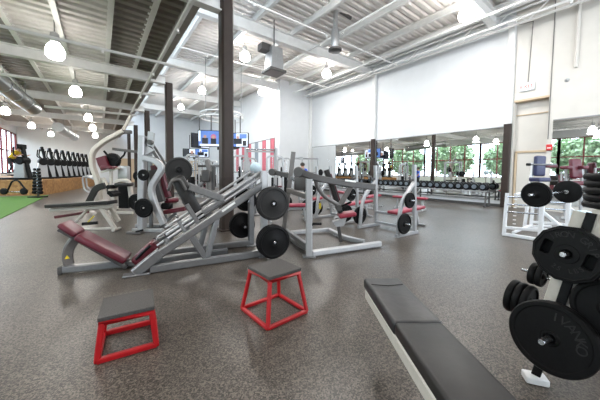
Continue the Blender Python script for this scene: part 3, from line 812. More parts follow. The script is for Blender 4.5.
# bench under the bar
t = Thing('press_bench', 'upright navy padded seat behind the loaded barbell', 'weight bench', (8.5, 2.0, 0))
def S(px, py, dd=0): return facing(px, py, (8.4, 1.9, 0), dd)
t.part('back_pad', MB().box(S(539.5, 166), (.26, .10, .50), X=r0, bev=.04, seg=3), 'navy')
t.part('seat_pad', MB().box(S(539.5, 179.5, -.1), (.30, .3, .1), X=r0, bev=.03, seg=3), 'navy')
t.part('frame_strut', MB().bar([Z(S(526, 200), .03), S(533, 163, .1)], .06, .06, up=r0), 'white')
t.part('seat_post', MB().bar([Z(S(540, 200), .03), S(540, 178, .1)], .07, .07, up=r0), 'silver_lt')
t.part('cross_handle', MB().tube([S(529, 164.5, -.05), S(556, 164.5, -.05)], .02, 8), 'silver')
t.part('arm_pad', MB().box(S(550, 166, 0), (.3, .12, .09), X=r0, bev=.03, seg=2), 'maroon')
t.part('hand_grip', MB().tube([S(527, 164.5, -.05), S(530, 164.5, -.05)], .035, 10), 'black')
t.part('base_tube', MB().bar([Z(S(525, 200), .03), Z(S(552, 201), .03)], .06, .06), 'white')
# red machine beside the mirror on the right
t = Thing('shoulder_machine', 'maroon padded seat machine in front of the right hand mirror', 'exercise machine', (10.9, 1.9, 0))
def S(px, py, dd=0): return facing(px, py, (10.9, 1.55, 0), dd)
t.part('back_pad', MB().box(S(575.5, 168.5), (.33, .12, .58), X=r0, up=(f0.x*.12, f0.y*.12, 1), bev=.05, seg=3), 'maroon')
t.part('seat_pad', MB().box(S(574, 183, -.15), (.5, .4, .12), X=r0, bev=.04, seg=3), 'maroon')
for px in (566, 582):
    t.part('arm_pad', MB().box(S(px, 167.5, -.08), (.16, .25, .10), X=r0, bev=.03, seg=2), 'maroon')
    t.part('upright', MB().bar([Z(S(px, 190, .1), .02), S(px, 166, .1)], .06, .06, up=r0), 'silver_lt')
t.part('base', MB().bar([Z(S(562, 190), .04), Z(S(588, 190), .04)], .07, .07), 'silver_lt')
t.part('side_bar', MB().bar([S(584, 174.5, -.1), S(604, 175, -.4)], .05, .06), 'silver_lt')
# rounded ball under the far end of the bar, and small dumbbells on the floor
g = fl(567, 226); t = single('exercise_ball', MB().lathe((8.55, .88, .0), (0, 0, 1), [(0, 0)]+[(.27-.27*math.cos(PI*k/16), .27*math.sin(PI*k/16)) for k in range(1, 16)]+[(.54, 0)], 28), 'ball', 'pale blue exercise ball under the loaded barbell', 'exercise ball', (8.55, .88, 0))

# ================================================================== LEFT: bench, lat machine, leg curl, incline tower
g0 = fl(116, 229); g1 = fl(57, 232)
Bq = (g0+g1)/2
def S(px, py, dd=0): return facing(px, py, Bq, dd)
t = Thing('abdominal_bench', 'long dark padded bench on white legs behind the leg press headrest', 'bench', Bq)
t.part('pad', MB().bar([S(51, 205.7), S(113, 202)], .30, .075), 'vinyl')
t.part('frame_beam', MB().bar([S(51, 210), S(114, 206)], .10, .07), 'cream')
t.part('rear_leg', MB().bar([S(88, 209, .1), S(74, 224, .1)], .05, .05), 'cream')
t.part('front_leg', MB().bar([S(101, 208), S(116, 230)], .065, .08), 'cream')
t.part('front_leg', MB().bar([S(110, 207, .3), S(119, 221, .3)], .065, .08), 'cream')
t.part('foot', MB().bar([S(113, 230.5, -.12), S(120, 228, .1)], .07, .05), 'cream')
t.part('floor_rail', MB().bar([S(56, 231, .1), S(116, 228, .1)], .05, .05), 'cream')
t.part('foot', MB().bar([S(53, 234, -.1), S(62, 231, .25)], .08, .07), 'cream')
t.part('lower_pad', MB().bar([S(59, 216.5, .35), S(85, 212.5, .35)], .24, .06), 'maroon')
t.part('foot_roller', MB().lathe(S(82, 224, .05), (.98, -.2, .03), [(0, 0), (0, .035), (.28, .035), (.28, 0)], 14), 'black')
t.part('adjuster', MB().tube([S(88, 222, .1), S(94, 216, .1)], .015, 8), 'sticker')
# lat machine
Bl = fl(100, 209)
def S(px, py, dd=0): return facing(px, py, Bl, dd)
t = Thing('lat_machine', 'cream plate loaded pulldown with a curved overhead arm and maroon seat', 'exercise machine', Bl)
t.part('main_arm', MB().bar(fillet([S(100, 200), S(98, 180), S(92, 166), S(92, 152), S(103, 142), S(124, 131)], .5, 7), .13, .18, up=f0), 'cream')
t.part('arm_shackle', MB().box(S(127, 132, 0), (.32, .1, .12), X=r0, bev=.02), 'grey_dk')
t.part('overhead_tube', MB().bar([S(124, 130), S(131, 115)], .07, .07, up=f0), 'cream')
t.part('lever_bar', MB().bar([S(113, 149, -.2), S(138, 152, -.2)], .09, .09), 'grey_dk')
t.part('back_pad', MB().bar([S(101, 157, .1), S(103, 163, .1), S(106, 169, .1)], .32, .12, up=f0), 'maroon')
t.part('seat_pad', MB().box(S(109.5, 167.5, .0), (.42, .36, .10), X=r0, bev=.04, seg=3), 'maroon')
t.part('gear_cover', MB().lathe(S(111, 160.5, .2), f0, [(0, 0), (0, .22), (.04, .26), (.14, .26), (.18, .22), (.18, 0)], 20), 'black')
t.part('grip_arm', MB().tube([S(116, 163), S(124, 155), S(126, 150)], .03, 10), 'black')
t.part('grip_arm', MB().tube([S(104, 151, .2), S(109, 157, .2), S(115, 159, .2)], .035, 10), 'black')
t.part('arm_rail', MB().bar([S(101, 172), S(119, 168)], .05, .06), 'cream')
t.part('rear_leg', MB().bar([S(103, 178), S(115, 204)], .10, .10), 'cream')
t.part('front_leg', MB().bar([S(101, 178), S(96, 206)], .10, .10), 'cream')
t.part('knee_pad', MB().bar(fillet([S(88.5, 203, -.3), S(96, 188, -.3), S(105, 185.5, -.3)], .2), .20, .08, up=f0), 'vinyl')
t.part('base_tube', MB().bar([Z(S(92, 207), .05), Z(S(120, 208), .05)], .09, .09), 'cream')
t.part('seat_post', MB().bar([S(111, 169, .1), Z(S(112, 205, .1), .05)], .09, .09, up=r0), 'cream')
t.part('pulley_housing', MB().box(S(124, 173, .3), (.35, .2, .5), X=r0, bev=.05, seg=2), 'silver_lt')
# low stool frame left of it
Bs = fl(86, 193)
def S(px, py, dd=0): return facing(px, py, Bs, dd)
t = Thing('roman_chair', 'pale tube frame back extension stand beside the chipboard platform', 'exercise machine', Bs)
t.part('side_tube', MB().tube(fillet([S(98, 181, 0), S(86, 176), S(82.5, 178), S(84, 189), S(88, 192), S(97, 192)], .15), .05, 10), 'silver_lt')
t.part('side_tube', MB().tube(fillet([S(100, 180, .5), S(89, 175, .5), S(86, 177, .5), S(87, 187, .5), S(91, 190, .5), S(99, 190, .5)], .15), .05, 10), 'silver_lt')
t.part('hip_pad', MB().box(S(88, 177, .25), (.3, .5, .12), X=r0, bev=.04, seg=2), 'silver_shroud')
# leg curl
Bc = fl(118, 214)
def S(px, py, dd=0): return facing(px, py, Bc, dd)
t = Thing('leg_curl_machine', 'cream leg curl frame with black rollers left of the plated tower', 'exercise machine', Bc)
t.part('hoop_frame', MB().bar(fillet([Z(S(114, 213), .04), S(114, 186), S(118, 180.5), S(129, 180), S(133, 209)], .18, 6), .10, .12, up=f0), 'cream')
t.part('pad', MB().box(S(124, 184.5, -.1), (.42, .3, .10), X=r0, bev=.04, seg=3), 'vinyl')
for px, py in ((108, 187), (111, 195), (109, 193)):
    t.part('roller_pad', MB().lathe(S(px, py, -.3), (f0.x, f0.y, 0), [(0, 0), (0, .06), (.34, .06), (.34, 0)], 14), 'black')
t.part('roller_arm', MB().tube(fillet([S(108, 187, -.2), S(107, 191, -.2), S(112, 196, -.2), S(115, 190, 0)], .08), .022, 8), 'grey_dk')
t.part('weight_stack', MB().box(S(125, 196, .35), (.3, .2, .75), X=r0, bev=.01), 'black')
t.part('base_tube', MB().bar([Z(S(112, 210), .04), Z(S(133, 209), .04)], .08, .08), 'cream')
t.part('base_tube', MB().bar([Z(S(113, 211), .04), Z(S(113, 211, .8), .04)], .08, .08), 'cream')
# incline tower with plates
Bt = fl(142, 232)
def S(px, py, dd=0): return facing(px, py, Bt, dd)
t = Thing('incline_press_machine', 'pale grey upright press tower with S shaped arm and maroon pads', 'exercise machine', Bt)
t.part('tower_post', MB().bar([Z(S(142, 232), .02), S(142.5, 160), S(143, 136)], .17, .13, up=r0), 'silver_lt')
t.part('tower_post', MB().bar([Z(S(151, 225, .4), .02), S(150, 132, .3)], .06, .08, up=r0), 'silver')
t.part('bracket', MB().prism([S(137, 153), S(147, 146), S(154, 150), S(143, 157)], f0*.06), 'silver_lt')
t.part('bracket', MB().prism([S(148, 131), S(153.5, 133), S(152.5, 147), S(146.5, 145)], f0*.06), 'silver_lt')
t.part('top_pulley', MB().lathe(S(143, 140, -.05), f0, [(0, 0), (0, .06), (.1, .06), (.1, 0)], 16), 'grey_dk')
t.part('top_pulley', MB().lathe(S(149, 142, -.08), f0, [(0, 0), (0, .05), (.1, .05), (.1, 0)], 16), 'grey_dk')
t.part('inclined_rail', MB().bar([S(149, 145, .05), S(170, 177, .05)], .05, .06), 'grey_dk')
t.part('inclined_rail', MB().bar([S(152, 143, .2), S(172, 174, .2)], .035, .05), 'silver')
t.part('swing_arm', MB().bar(fillet([S(144, 158, -.08), S(155, 160, -.08), S(163, 168, -.08), S(150, 188, -.08), S(155, 205, -.08), S(164, 224, -.08)], .22, 6), .12, .12, up=f0), 'silver_lt')
t.part('swing_arm', MB().bar(fillet([S(147, 160, .5), S(158, 163, .5), S(163, 170, .5), S(154, 188, .5), S(158, 204, .5), S(167, 220, .5)], .22, 6), .08, .08, up=f0), 'silver')
t.part('back_pad', MB().bar([S(157, 165, .35), S(160, 182, .35), S(165, 198, .35)], .28, .10, up=f0), 'maroon')
t.part('back_pad_lining', MB().bar([S(153.5, 170, .25), S(156, 186, .25), S(161, 202, .25)], .20, .10, up=f0), 'grey_dk')
t.part('neck_roll', MB().lathe(S(166.5, 201, .3), (f0.x+.6, f0.y, 0), [(0, 0), (0, .06), (.3, .06), (.3, 0)], 16), 'maroon')
t.part('seat_pad', MB().bar([S(167, 211.5, .35), S(187, 208, .35)], .32, .09), 'maroon')
t.part('seat_bracket', MB().box(S(167, 206, .3), (.22, .16, .14), X=r0, bev=.03), 'black')
t.part('seat_rail', MB().bar([Z(S(160, 226, .3), .05), S(176, 213, .35)], .07, .07), 'silver')
t.part('base_tube', MB().bar([Z(S(133, 231), .04), Z(S(163, 229), .04)], .09, .08), 'silver_lt')
t.part('base_tube', MB().bar([Z(S(136, 226, .5), .04), Z(S(170, 224, .5), .04)], .08, .08), 'silver_lt')
t.part('floor_foot', MB().box(Z(S(135, 238, -.15), .025), (.30, .12, .05), X=r0, bev=.01), 'grey_warm')
t.part('floor_pedal', MB().tube([Z(S(136, 239, -.2), .05), Z(S(143, 234, -.2), .09)], .02, 8), 'black')
for (px, py, R, dd, lab, part_) in ((143.5, 175, .118, -.22, 'upper black plate on the pale press tower, facing the camera', 1), (138, 176, .11, .18, 'black plate behind the upper one on the pale press tower', 1),
                                   (143.5, 208, .20, -.24, 'lower larger black plate on the pale press tower, facing the camera', 1), (136, 202, .18, .2, 'black plate behind the lower one on the pale press tower', 1)):
    c_ = S(px, py, dd)
    if part_: t.part('plate_horn', peg_mb(S(px, py, dd+.3 if dd < 0 else dd-.2), S(px, py, dd-.06), .02), 'chrome')
    plate_thing(c_, -f0+V((-.12, 0, 0)), R, .05, lab, 'plates on the press tower', n=28)

# ================================================================== DUMBBELLS on the long rack
def dumb(loc, R, label, proto=None):
    if proto: return dup(proto, loc, 0, label, 'dumbbells on the long rack')
    t = Thing('dumbbell', label, 'dumbbell', loc, 0, 'dumbbells on the long rack')
    for s in (-1, 1):
        h_ = t.part('head', MB().lathe((s*.075, 0, R), (s, 0, 0), [(0, 0), (0, R*.85), (.015, R), (.085, R), (.10, R*.82), (.10, R*.6)], 14), 'black', local=True)
        t.part('end_cap', MB().lathe((s*.17, 0, R), (s, 0, 0), [(0, R*.62), (.008, R*.58), (.008, 0)], 14), 'blue_chrome', parent=h_, local=True)
    t.part('handle', MB().tube([(-.08, 0, R), (.08, 0, R)], .017, 8), 'chrome', local=True)
    return t.o
RX = 12.42
def rack(y0, y1, label):
    t = Thing('dumbbell_rack', label, 'dumbbell rack', (RX, (y0+y1)/2, 0), 0, 'dumbbell racks')
    n_ = max(2, int((y1-y0)/2.2)+1)
    for dx, z in ((-.12, .62), (.12, .62)):
        t.part('shelf_rail', MB().bar([(RX+dx, y0, z), (RX+dx, y1, z)], .05, .05), 'silver_lt')
    t.part('lower_rail', MB().bar([(RX-.12, y0, .32), (RX-.12, y1, .32)], .05, .06), 'silver')
    for k in range(n_):
        y = y0 + (y1-y0)*k/(n_-1)
        t.part('leg', MB().bar(fillet([(RX-.22, y, .03), (RX-.16, y, .58), (RX+.2, y, .59), (RX+.22, y, .03)], .06), .06, .05, up=(0, 1, 0)), 'grey_dk')
        t.part('foot', MB().bar([(RX-.3, y, .025), (RX+.3, y, .025)], .06, .05), 'grey_dk')
        t.part('cross_bar', MB().bar([(RX-.18, y, .28), (RX+.2, y, .42)], .04, .05), 'grey_dk')
rack(3.95, 9.75, 'long dumbbell rack under the mirror, from the brown post to the far post')
rack(10.05, 15.6, 'dumbbell rack under the mirror beyond the far wall post')
protos = {}
ys = [4.08+.302*k for k in range(19)] + [10.25+.302*k for k in range(18)]
for i, y in enumerate(ys):
    R = (.150, .142, .134)[min(2, i//14)]
    lab = 'black dumbbell on the long rack, %s in the row from the brown post' % ('first' if i == 0 else ORD[i])
    o = dumb((RX, y, .646), R, lab, protos.get(R))
    protos.setdefault(R, o)

# ================================================================== CARDIO PLATFORM far left
pts = [(-5.9, 21.0), (-4.0, 19.45), (-2.38, 18.4), (-.5, 27.5), (-.2, 33), (-5.9, 33)]
pf = MB().prism([(x, y, 0) for x, y in pts], (0, 0, .76))
pl = link_mesh('cardio_platform', pf, 'chipboard'); tag(pl, 'raised chipboard platform carrying the row of cardio machines', 'platform'); pl['kind'] = 'structure'
def cardio(label, loc, rz, group='cardio machines on the platform'):
    """local x = towards the back of the machine"""
    t = Thing('stepper', label, 'cardio machine', loc, rz, group)
    t.part('base', MB().box((.2, 0, .06), (1.5, .6, .1), bev=.03), 'black', local=True)
    t.part('shroud', MB().prism([(-.30, -.20, .06), (.24, -.20, .06), (.08, -.20, 1.0), (-.24, -.20, .95)], (0, .40, 0)), 'silver_shroud', local=True)
    t.part('flywheel_cover', MB().lathe((-.1, -.26, 1.0), (0, 1, 0), [(0, 0), (0, .17), (.05, .21), (.47, .21), (.52, .17), (.52, 0)], 20), 'black', local=True)
    t.part('mast', MB().bar([(-.42, 0, .1), (-.20, 0, 1.1), (-.10, 0, 1.75)], .20, .12, up=(1, 0, 0)), 'black', local=True)
    c_ = t.part('console', MB().box((-.06, 0, 1.74), (.12, .50, .24), up=(-.35, 0, 1), bev=.03), 'black', local=True)
    t.part('display', MB().box((.01, 0, 1.76), (.012, .26, .13), up=(-.35, 0, 1), bev=0), 'screen_dark', parent=c_, local=True)
    for s in (-1, 1):
        t.part('handle', MB().tube(fillet([(-.1, .18*s, 1.1), (.1, .30*s, 1.32), (.05, .32*s, 1.70)], .08), .03, 8), 'black', local=True)
        t.part('pedal', MB().box((.55, .15*s, .30+.06*s), (.42, .15, .06), bev=.02), 'black', local=True)
        t.part('pedal_arm', MB().bar([(-.1, .16*s, .42), (.6, .16*s, .26+.06*s)], .05, .06), 'silver', local=True)
    return t
cz = .76; n_c = 9
A_ = V((-2.75, 21.3, cz)); B_ = V((-1.02, 28.8, cz)); c0 = None
for i in range(n_c):
    p = A_.lerp(B_, i/(n_c-1)); lab = 'black and silver cardio machine on the chipboard platform, %s in the row' % ORD[i]
    if c0 is None: c0 = cardio(lab, p, math.radians(195))
    else: dup(c0.o, p, math.radians(195), lab)
pp = EYE+ray(14, 154)*13.9-V((.16, -.1, 1.13))
dup(c0.o, (pp.x+.43, pp.y-.25, cz), math.radians(150), 'silver cardio machine carrying the person in yellow')
dup(c0.o, (-5.1, 22.0, cz), math.radians(185), 'silver cardio machine under the red framed window')

# dumbbell tower standing on the turf edge
Bd = V((-2.35, 17.2, 0))
t = Thing('dumbbell_tower', 'narrow vertical dumbbell tower standing at the platform corner', 'dumbbell stand', Bd)
t.part('base', MB().box(Bd+V((0, 0, .03)), (.55, .45, .06), X=r0, bev=.01), 'black')
t.part('post', MB().bar([Bd+V((.0, .12, .05)), Bd+V((0, .12, 1.38))], .08, .08), 'grey_dk')
for k in range(8):
    t.part('cradle', MB().box(Bd+V((0, .05, .16+.155*k)), (.26, .18, .02), X=r0, bev=.004), 'grey_dk')
for k in range(8):
    z = .17+.155*k; R = .078-.003*k; L = .42-.022*k; c_ = Bd+V((0, -.02, z+R))
    t2 = Thing('dumbbell', 'black dumbbell on the vertical tower, %s from the bottom' % ['first', 'second', 'third', 'fourth', 'fifth', 'sixth', 'seventh', 'eighth'][k], 'dumbbell', c_, 0, 'dumbbells on the tower')
    for s in (-1, 1):
        t2.part('head', MB().lathe(c_+r0*(s*L*.2), r0*s, [(0, 0), (0, R*.9), (.02, R), (L*.28, R), (L*.30, R*.7), (L*.30, 0)], 12), 'black')
    t2.part('handle', MB().tube([c_-r0*L*.22, c_+r0*L*.22], .018, 8), 'chrome')
# two wheeled sled with a hoop on the turf
Bw = fl(14, 198)
def S(px, py, dd=0): return facing(px, py, Bw, dd)
t = Thing('push_trainer', 'black two wheeled push trainer with a hoop handle on the turf', 'exercise trainer', Bw)
t.part('hoop', MB().tube(fillet([S(7, 192), S(12, 181), S(18, 180), S(26, 190)], .35, 7), .035, 8), 'black')
for px in (2.5, 22.5):
    t.part('wheel', MB().lathe(S(px, 191.5, -.05), f0, [(0, 0), (0, .10), (.02, .15), (.10, .15), (.12, .10), (.12, 0)], 20), 'black')
t.part('axle', MB().tube([S(2, 192, .1), S(23, 192, .1)], .025, 8), 'chrome')

# ================================================================== BACKGROUND STATIONS behind the column
def cable_tower(label, loc, rz, group='pale cable towers'):
    t = Thing('cable_tower', label, 'cable machine', loc, rz, group)
    for s in (-1, 1):
        t.part('upright', MB().bar([(.42*s, 0, .03), (.42*s, 0, 2.0)], .07, .09, up=(1, 0, 0)), 'silver_lt', local=True)
        t.part('foot', MB().bar([(.42*s, -.45, .03), (.42*s, .45, .03)], .08, .06), 'silver_lt', local=True)
    t.part('top_beam', MB().bar(fillet([(-.42, 0, 1.98), (-.3, 0, 2.1), (.3, 0, 2.1), (.42, 0, 1.98)], .1), .09, .09, up=(0, 1, 0)), 'silver_lt', local=True)
    t.part('weight_stack', MB().box((0, .1, .55), (.32, .16, .95), bev=.01), 'black', local=True)
    for s in (-1, 1): t.part('guide_rod', MB().tube([(.11*s, .1, .1), (.11*s, .1, 2.05)], .014, 6), 'chrome', local=True)
    t.part('pulley', MB().lathe((0, -.06, 1.96), (1, 0, 0), [(0, 0), (0, .07), (.04, .07), (.04, 0)], 14), 'grey_dk', local=True)
    t.part('pull_cable', MB().tube([(0, -.1, 1.96), (0, -.14, 1.35)], .008, 6), 'grey_dk', local=True)
    t.part('pull_handle', MB().tube([(-.22, -.14, 1.34), (.22, -.14, 1.34)], .016, 8), 'chrome', local=True)
    t.part('seat', MB().box((0, -.45, .48), (.36, .36, .08), bev=.03, seg=2), 'maroon', local=True)
    t.part('seat_post', MB().bar([(0, -.42, .03), (0, -.42, .46)], .07, .07, up=(1, 0, 0)), 'silver_lt', local=True)
    t.part('base', MB().bar([(0, -.6, .04), (0, .3, .04)], .09, .07), 'silver_lt', local=True)
    return t
cpos = [(183, 15.5), (193, 13.2), (203, 17), (241, 13.4), (249, 16.0), (257, 12.6), (266, 16.0), (275, 13.4), (284, 15.6), (213, 21), (177, 21), (262, 19.4), (198, 24), (247, 20), (187, 26)]
cpos.sort(); ct = None; kept = []
for px, D in cpos:
    q = EYE + ray(px, 172)*D
    if q.x < 9.3 and all((q-k_[2]).length > 1.45 for k_ in kept) and (q-V((4.9, 9.0, q.z))).length > 1.9: kept.append((px, D, q))
cpos = [(k_[0], k_[1]) for k_ in kept]
for i, (px, D) in enumerate(cpos):
    p = EYE + ray(px, 172)*D; p.z = 0
    lab = 'pale cable tower with black weight stack behind the leg press, %s from left' % ('first' if i == 0 else ORD[i])
    if ct is None: ct = cable_tower(lab, p, YAW*-1+.3); ct_o = ct.o
    else: dup(ct_o, p, -YAW + [.3, -.4, .7, 1.2, -.1][i % 5], lab)
# calf machine right behind the leg press
Bk = EYE + ray(210, 172)*6.6; Bk.z = 0
def S(px, py, dd=0): return facing(px, py, Bk, dd)
t = Thing('row_machine', 'dark grey T handled row machine behind the leg press rails', 'exercise machine', Bk)
t.part('upright', MB().bar([Z(S(211, 200), .03), S(209, 168), S(207, 160)], .11, .11, up=r0), 'grey_warm')
t.part('handle_post', MB().bar([S(213, 190), S(214, 166)], .08, .08, up=r0), 'grey_dk')
t.part('handle_bar', MB().tube([S(211, 166), S(224, 166)], .035, 10), 'silver')
t.part('hand_grip', MB().tube([S(221, 166), S(225, 166.2)], .05, 10), 'black')
t.part('side_handle', MB().tube([S(198, 166, .2), S(208, 166, .2)], .03, 8), 'grey_dk')
t.part('lever', MB().bar([S(197, 188), S(208, 178)], .08, .08), 'silver')
t.part('base_tube', MB().bar([Z(S(196, 212), .05), Z(S(225, 210), .05)], .09, .09), 'silver')
t.part('chest_pad', MB().box(S(206, 176, -.1), (.22, .1, .3), X=r0, bev=.03), 'grey_dk')
# pale ball on a shelf behind
p = EYE + ray(255.5, 168.5)*8.0
Bp = V((p.x, p.y, 0))
t = Thing('boxing_stand', 'slim stand holding a pale ball behind the leg press', 'stand', Bp)
t.part('pole', MB().tube([Bp+V((0, 0, .03)), Bp+V((0, 0, 1.28))], .03, 8), 'silver')
t.part('base', MB().lathe(Bp, (0, 0, 1), [(0, 0), (0, .25), (.04, .24), (.05, 0)], 20), 'grey_dk')
t.part('ball', MB().lathe(Bp+V((0, 0, 1.26)), (0, 0, 1), [(0, 0)]+[(.17-.17*math.cos(PI*k/12), .17*math.sin(PI*k/12)) for k in range(1, 12)]+[(.34, 0)], 18), 'ball')
# banners on the far right wall
t0 = None
bcol = ['pink_cloth', 'white_cloth', 'pink_cloth', 'white_cloth', 'grey_cloth', 'white_cloth', 'pink_cloth', 'white_cloth']
for i in range(14):
    y0 = 16.6+i*.62; col = bcol[i % 8] if i else 'pink_cloth'
    z1 = 3.75-.02*i
    cn = {'pink_cloth': 'red', 'white_cloth': 'white', 'grey_cloth': 'grey'}[col]
    b_ = Thing('wall_banner', '%s banner hanging on the far wall, %s from the white corner' % (cn, 'first' if i == 0 else ORD[i]), 'banner', (XR-.06, y0, z1), 0, 'banners on the far wall')
    b_.part('cloth', slab(XR-.05, y0+.04, z1-2.3, XR-.03, y0+.58, z1), col)
    b_.part('hanging_rod', MB().tube([(XR-.04, y0, z1+.02), (XR-.04, y0+.60, z1+.02)], .025, 6), 'grey_dk')

# ================================================================== SCREENS on a hanging ring
def screen(label, c, yaw, w, h, kind, group='hanging screens'):
    """faces local -y; c = centre"""
    t = Thing('television', label, 'television', c, yaw, group)
    t.part('case', MB().box((0, .05, 0), (w+.08, .10, h+.08), bev=.02), 'black', local=True)
    mb = MB(); y = -.004
    def patch(x0, z0, x1, z1, mi, d=0): mb.box(((x0+x1)/2*w, y-d, (z0+z1)/2*h), ((x1-x0)*w, .004, (z1-z0)*h), bev=0, mi=mi)
    mats = ['screen', 'screen_white', 'screen_skin', 'screen_dark', 'screen_pink']
    patch(-.5, -.5, .5, .5, 0)
    def head(x, z, r, body, wd):
        mb.box((x*w, y-.004, (z-.30)*h), (wd*w, .004, .42*h), bev=0, mi=body)
        mb.lathe((x*w, y-.006, z*h), (0, -1, 0), [(0, 0), (0, r*h), (.003, r*h), (.003, 0)], 14, mi=2)
    if kind == 0:
        head(-.24, .12, .10, 3, .24); head(.10, .10, .11, 3, .22)
        mb.lathe((.10*w, y-.003, .12*h), (0, -1, 0), [(0, 0), (0, .18*h), (.002, .18*h), (.002, 0)], 14, mi=4)
        patch(-.45, -.5, .5, -.37, 1, .008); patch(.34, -.3, .5, .45, 1, .003); patch(-.5, -.2, -.42, .5, 1, .003)
    elif kind == 1:
        patch(-.2, -.5, .5, .5, 1, .002); head(-.1, .2, .11, 3, .5); patch(.2, -.45, .42, -.05, 3, .006); patch(.0, .1, .45, .45, 0, .004)
    else:
        patch(-.5, -.5, .0, .5, 3, .002); patch(.0, -.5, .5, .5, 1, .002); head(.2, .1, .2, 3, .4)
    t.part('picture', mb, mats, local=True)
    t.part('ceiling_pole', MB().tube([(0, .12, h/2), (0, .12, 1.3)], .03, 8), 'grey_dk', local=True)
    return t
SD = 14.2; scn = EYE + ray(211, 138.5)*SD
screen('hanging television showing two news presenters left of the column', scn, -YAW+.18, 1.27, .80, 0)
screen('hanging television showing a man in dark suit right of the column', EYE+ray(239.5, 140)*SD, -YAW-.12, .90, .70, 1)
screen('television showing a dark scene turned away behind the presenters screen', EYE+ray(201, 141)*(SD+.7), -YAW+1.0, 1.1, .72, 2)
screen('smaller distant television with dark picture left of the column', EYE+ray(189.5, 153)*19.0, -YAW+.2, .85, .55, 2)
screen('smaller distant television with a white picture left of the column', EYE+ray(202, 153)*18.8, -YAW-.1, .95, .55, 1)
rc = EYE + ray(222, 119)*(SD+.6)
t = Thing('screen_truss', 'white ring truss hanging from the ceiling above the televisions', 'truss', rc)
ring = [rc+V((1.15*math.cos(2*PI*k/24), 1.15*math.sin(2*PI*k/24), 0)) for k in range(24)]
t.part('ring', MB().tube(ring, .035, 8, closed=True), 'steel_white')
t.part('ring', MB().tube([p+V((0, 0, .25)) for p in ring], .035, 8, closed=True), 'steel_white')
mb = MB()
for k in range(24): mb.tube([ring[k], ring[(k+1) % 24]+V((0, 0, .25))], .015, 5)
t.part('lattice', mb, 'steel_white')
for k in (0, 8, 16): t.part('hanger', MB().tube([ring[k]+V((0, 0, .2)), V((ring[k].x, ring[k].y, ZH-.1))], .012, 6), 'silver')
# the screens seen in the mirror
rcx = V((rc.x, rc.y, scn.z))
screen('hanging television on the ring facing the mirrored wall, showing a pale picture', rcx+V((1.05, .35, 0)), math.radians(80), 1.2, .75, 1)
screen('hanging television on the ring facing away to the far right wall', rcx+V((.7, 1.25, 0)), math.radians(115), 1.2, .75, 2)
def power_rack(label, loc, rz):
    t = Thing('power_rack', label, 'power rack', loc, rz, 'power racks')
    for sx in (-1, 1):
        for sy in (-1, 1):
            t.part('upright', MB().bar([(.55*sx, .5*sy, .02), (.55*sx, .5*sy, 2.15)], .075, .075, up=(1, 0, 0)), 'silver_lt', local=True)
        t.part('top_rail', MB().bar([(.55*sx, -.5, 2.15), (.55*sx, .5, 2.15)], .07, .07), 'silver_lt', local=True)
        t.part('base_rail', MB().bar([(.55*sx, -.6, .04), (.55*sx, .6, .04)], .08, .08), 'silver_lt', local=True)
        t.part('safety_bar', MB().tube([(.55*sx, -.55, .8), (.55*sx, .55, .8)], .03, 8), 'black', local=True)
    t.part('pull_up_bar', MB().tube([(-.55, -.5, 2.12), (.55, -.5, 2.12)], .025, 8), 'chrome', local=True)
    t.part('rear_beam', MB().bar([(-.55, .5, 2.12), (.55, .5, 2.12)], .06, .06), 'silver_lt', local=True)
    t.part('racked_bar', MB().tube([(-1.0, -.52, 1.3), (1.0, -.52, 1.3)], .018, 8), 'chrome', local=True)
    for sx in (-1, 1):
        t.part('racked_plate', MB().lathe((.72*sx, -.52, 1.3), (sx, 0, 0), [(0, 0), (0, .2), (.05, .2), (.05, 0)], 20), 'black', local=True)
    return t
pr_ = power_rack('pale power rack with a racked bar behind the leg press plates', (4.9, 9.0, 0), -.5)
dup(pr_.o, (9.9, 12.6, 0), -.1, 'pale power rack far back in front of the white jog wall')

# ================================================================== CEILING FITTINGS
def lamp_power(o, p, w, size):
    ld = bpy.data.lights.new('lamp_light', 'AREA'); ld.shape = 'DISK'; ld.size = size; ld.energy = w; ld.color = (1, .96, .91)
    lo = bpy.data.objects.new('lamp_light', ld); COL.objects.link(lo); lo.location = p
    return lo
pl_proto = None
def pendant(loc, zc, label, R=.19, key='lamp'):
    global pl_proto
    t = Thing('pendant_lamp', label, 'lamp', loc, 0, 'globe pendant lamps')
    t.part('globe', MB().lathe((0, 0, -.17), (0, 0, 1), [(-.20, 0), (-.19, R*.75), (-.12, R*.98), (0, R), (.10, R*.85), (.2, R*.5), (.22, 0)], 20), key, local=True)
    t.part('ballast_housing', MB().lathe((0, 0, .04), (0, 0, 1), [(0, 0), (0, .10), (.05, .115), (.24, .09), (.28, .03), (.28, 0)], 18), 'silver_lt', local=True)
    t.part('hanging_rod', MB().tube([(0, 0, .3), (0, 0, zc-loc[2])], .014, 6), 'silver', local=True)
    return t
LOW = [(-.88, 9.6, 'nearest lamp of the low left ceiling, big in view'), (-.72, 14, 'second lamp along the low left ceiling'), (-.5, 20.4, 'third lamp along the low left ceiling'), (-.38, 25, 'fourth lamp along the low left ceiling'), (-.3, 30.5, 'farthest lamp along the low left ceiling'),
       (-4.0, 21, 'left lamp nearest the red framed window'), (-3.85, 26.8, 'left lamp above the cardio row'), (-3.4, 32, 'left lamp near the far end wall'), (-3.9, 15, 'left lamp above the green turf'), (-3.9, 9, 'left lamp above the turf, near end'), (-.9, 2.6, 'low ceiling lamp overhead by the camera'), (-3.9, 2.6, 'low ceiling lamp overhead by the left windows'), (-.9, -3.4, 'low ceiling lamp behind the camera')]
for x, y, lab in LOW:
    pendant((x, y, 4.6), 5.25, 'glowing white globe pendant, '+lab, .20)
    lamp_power(None, (x, y, 4.15), 48, .5)
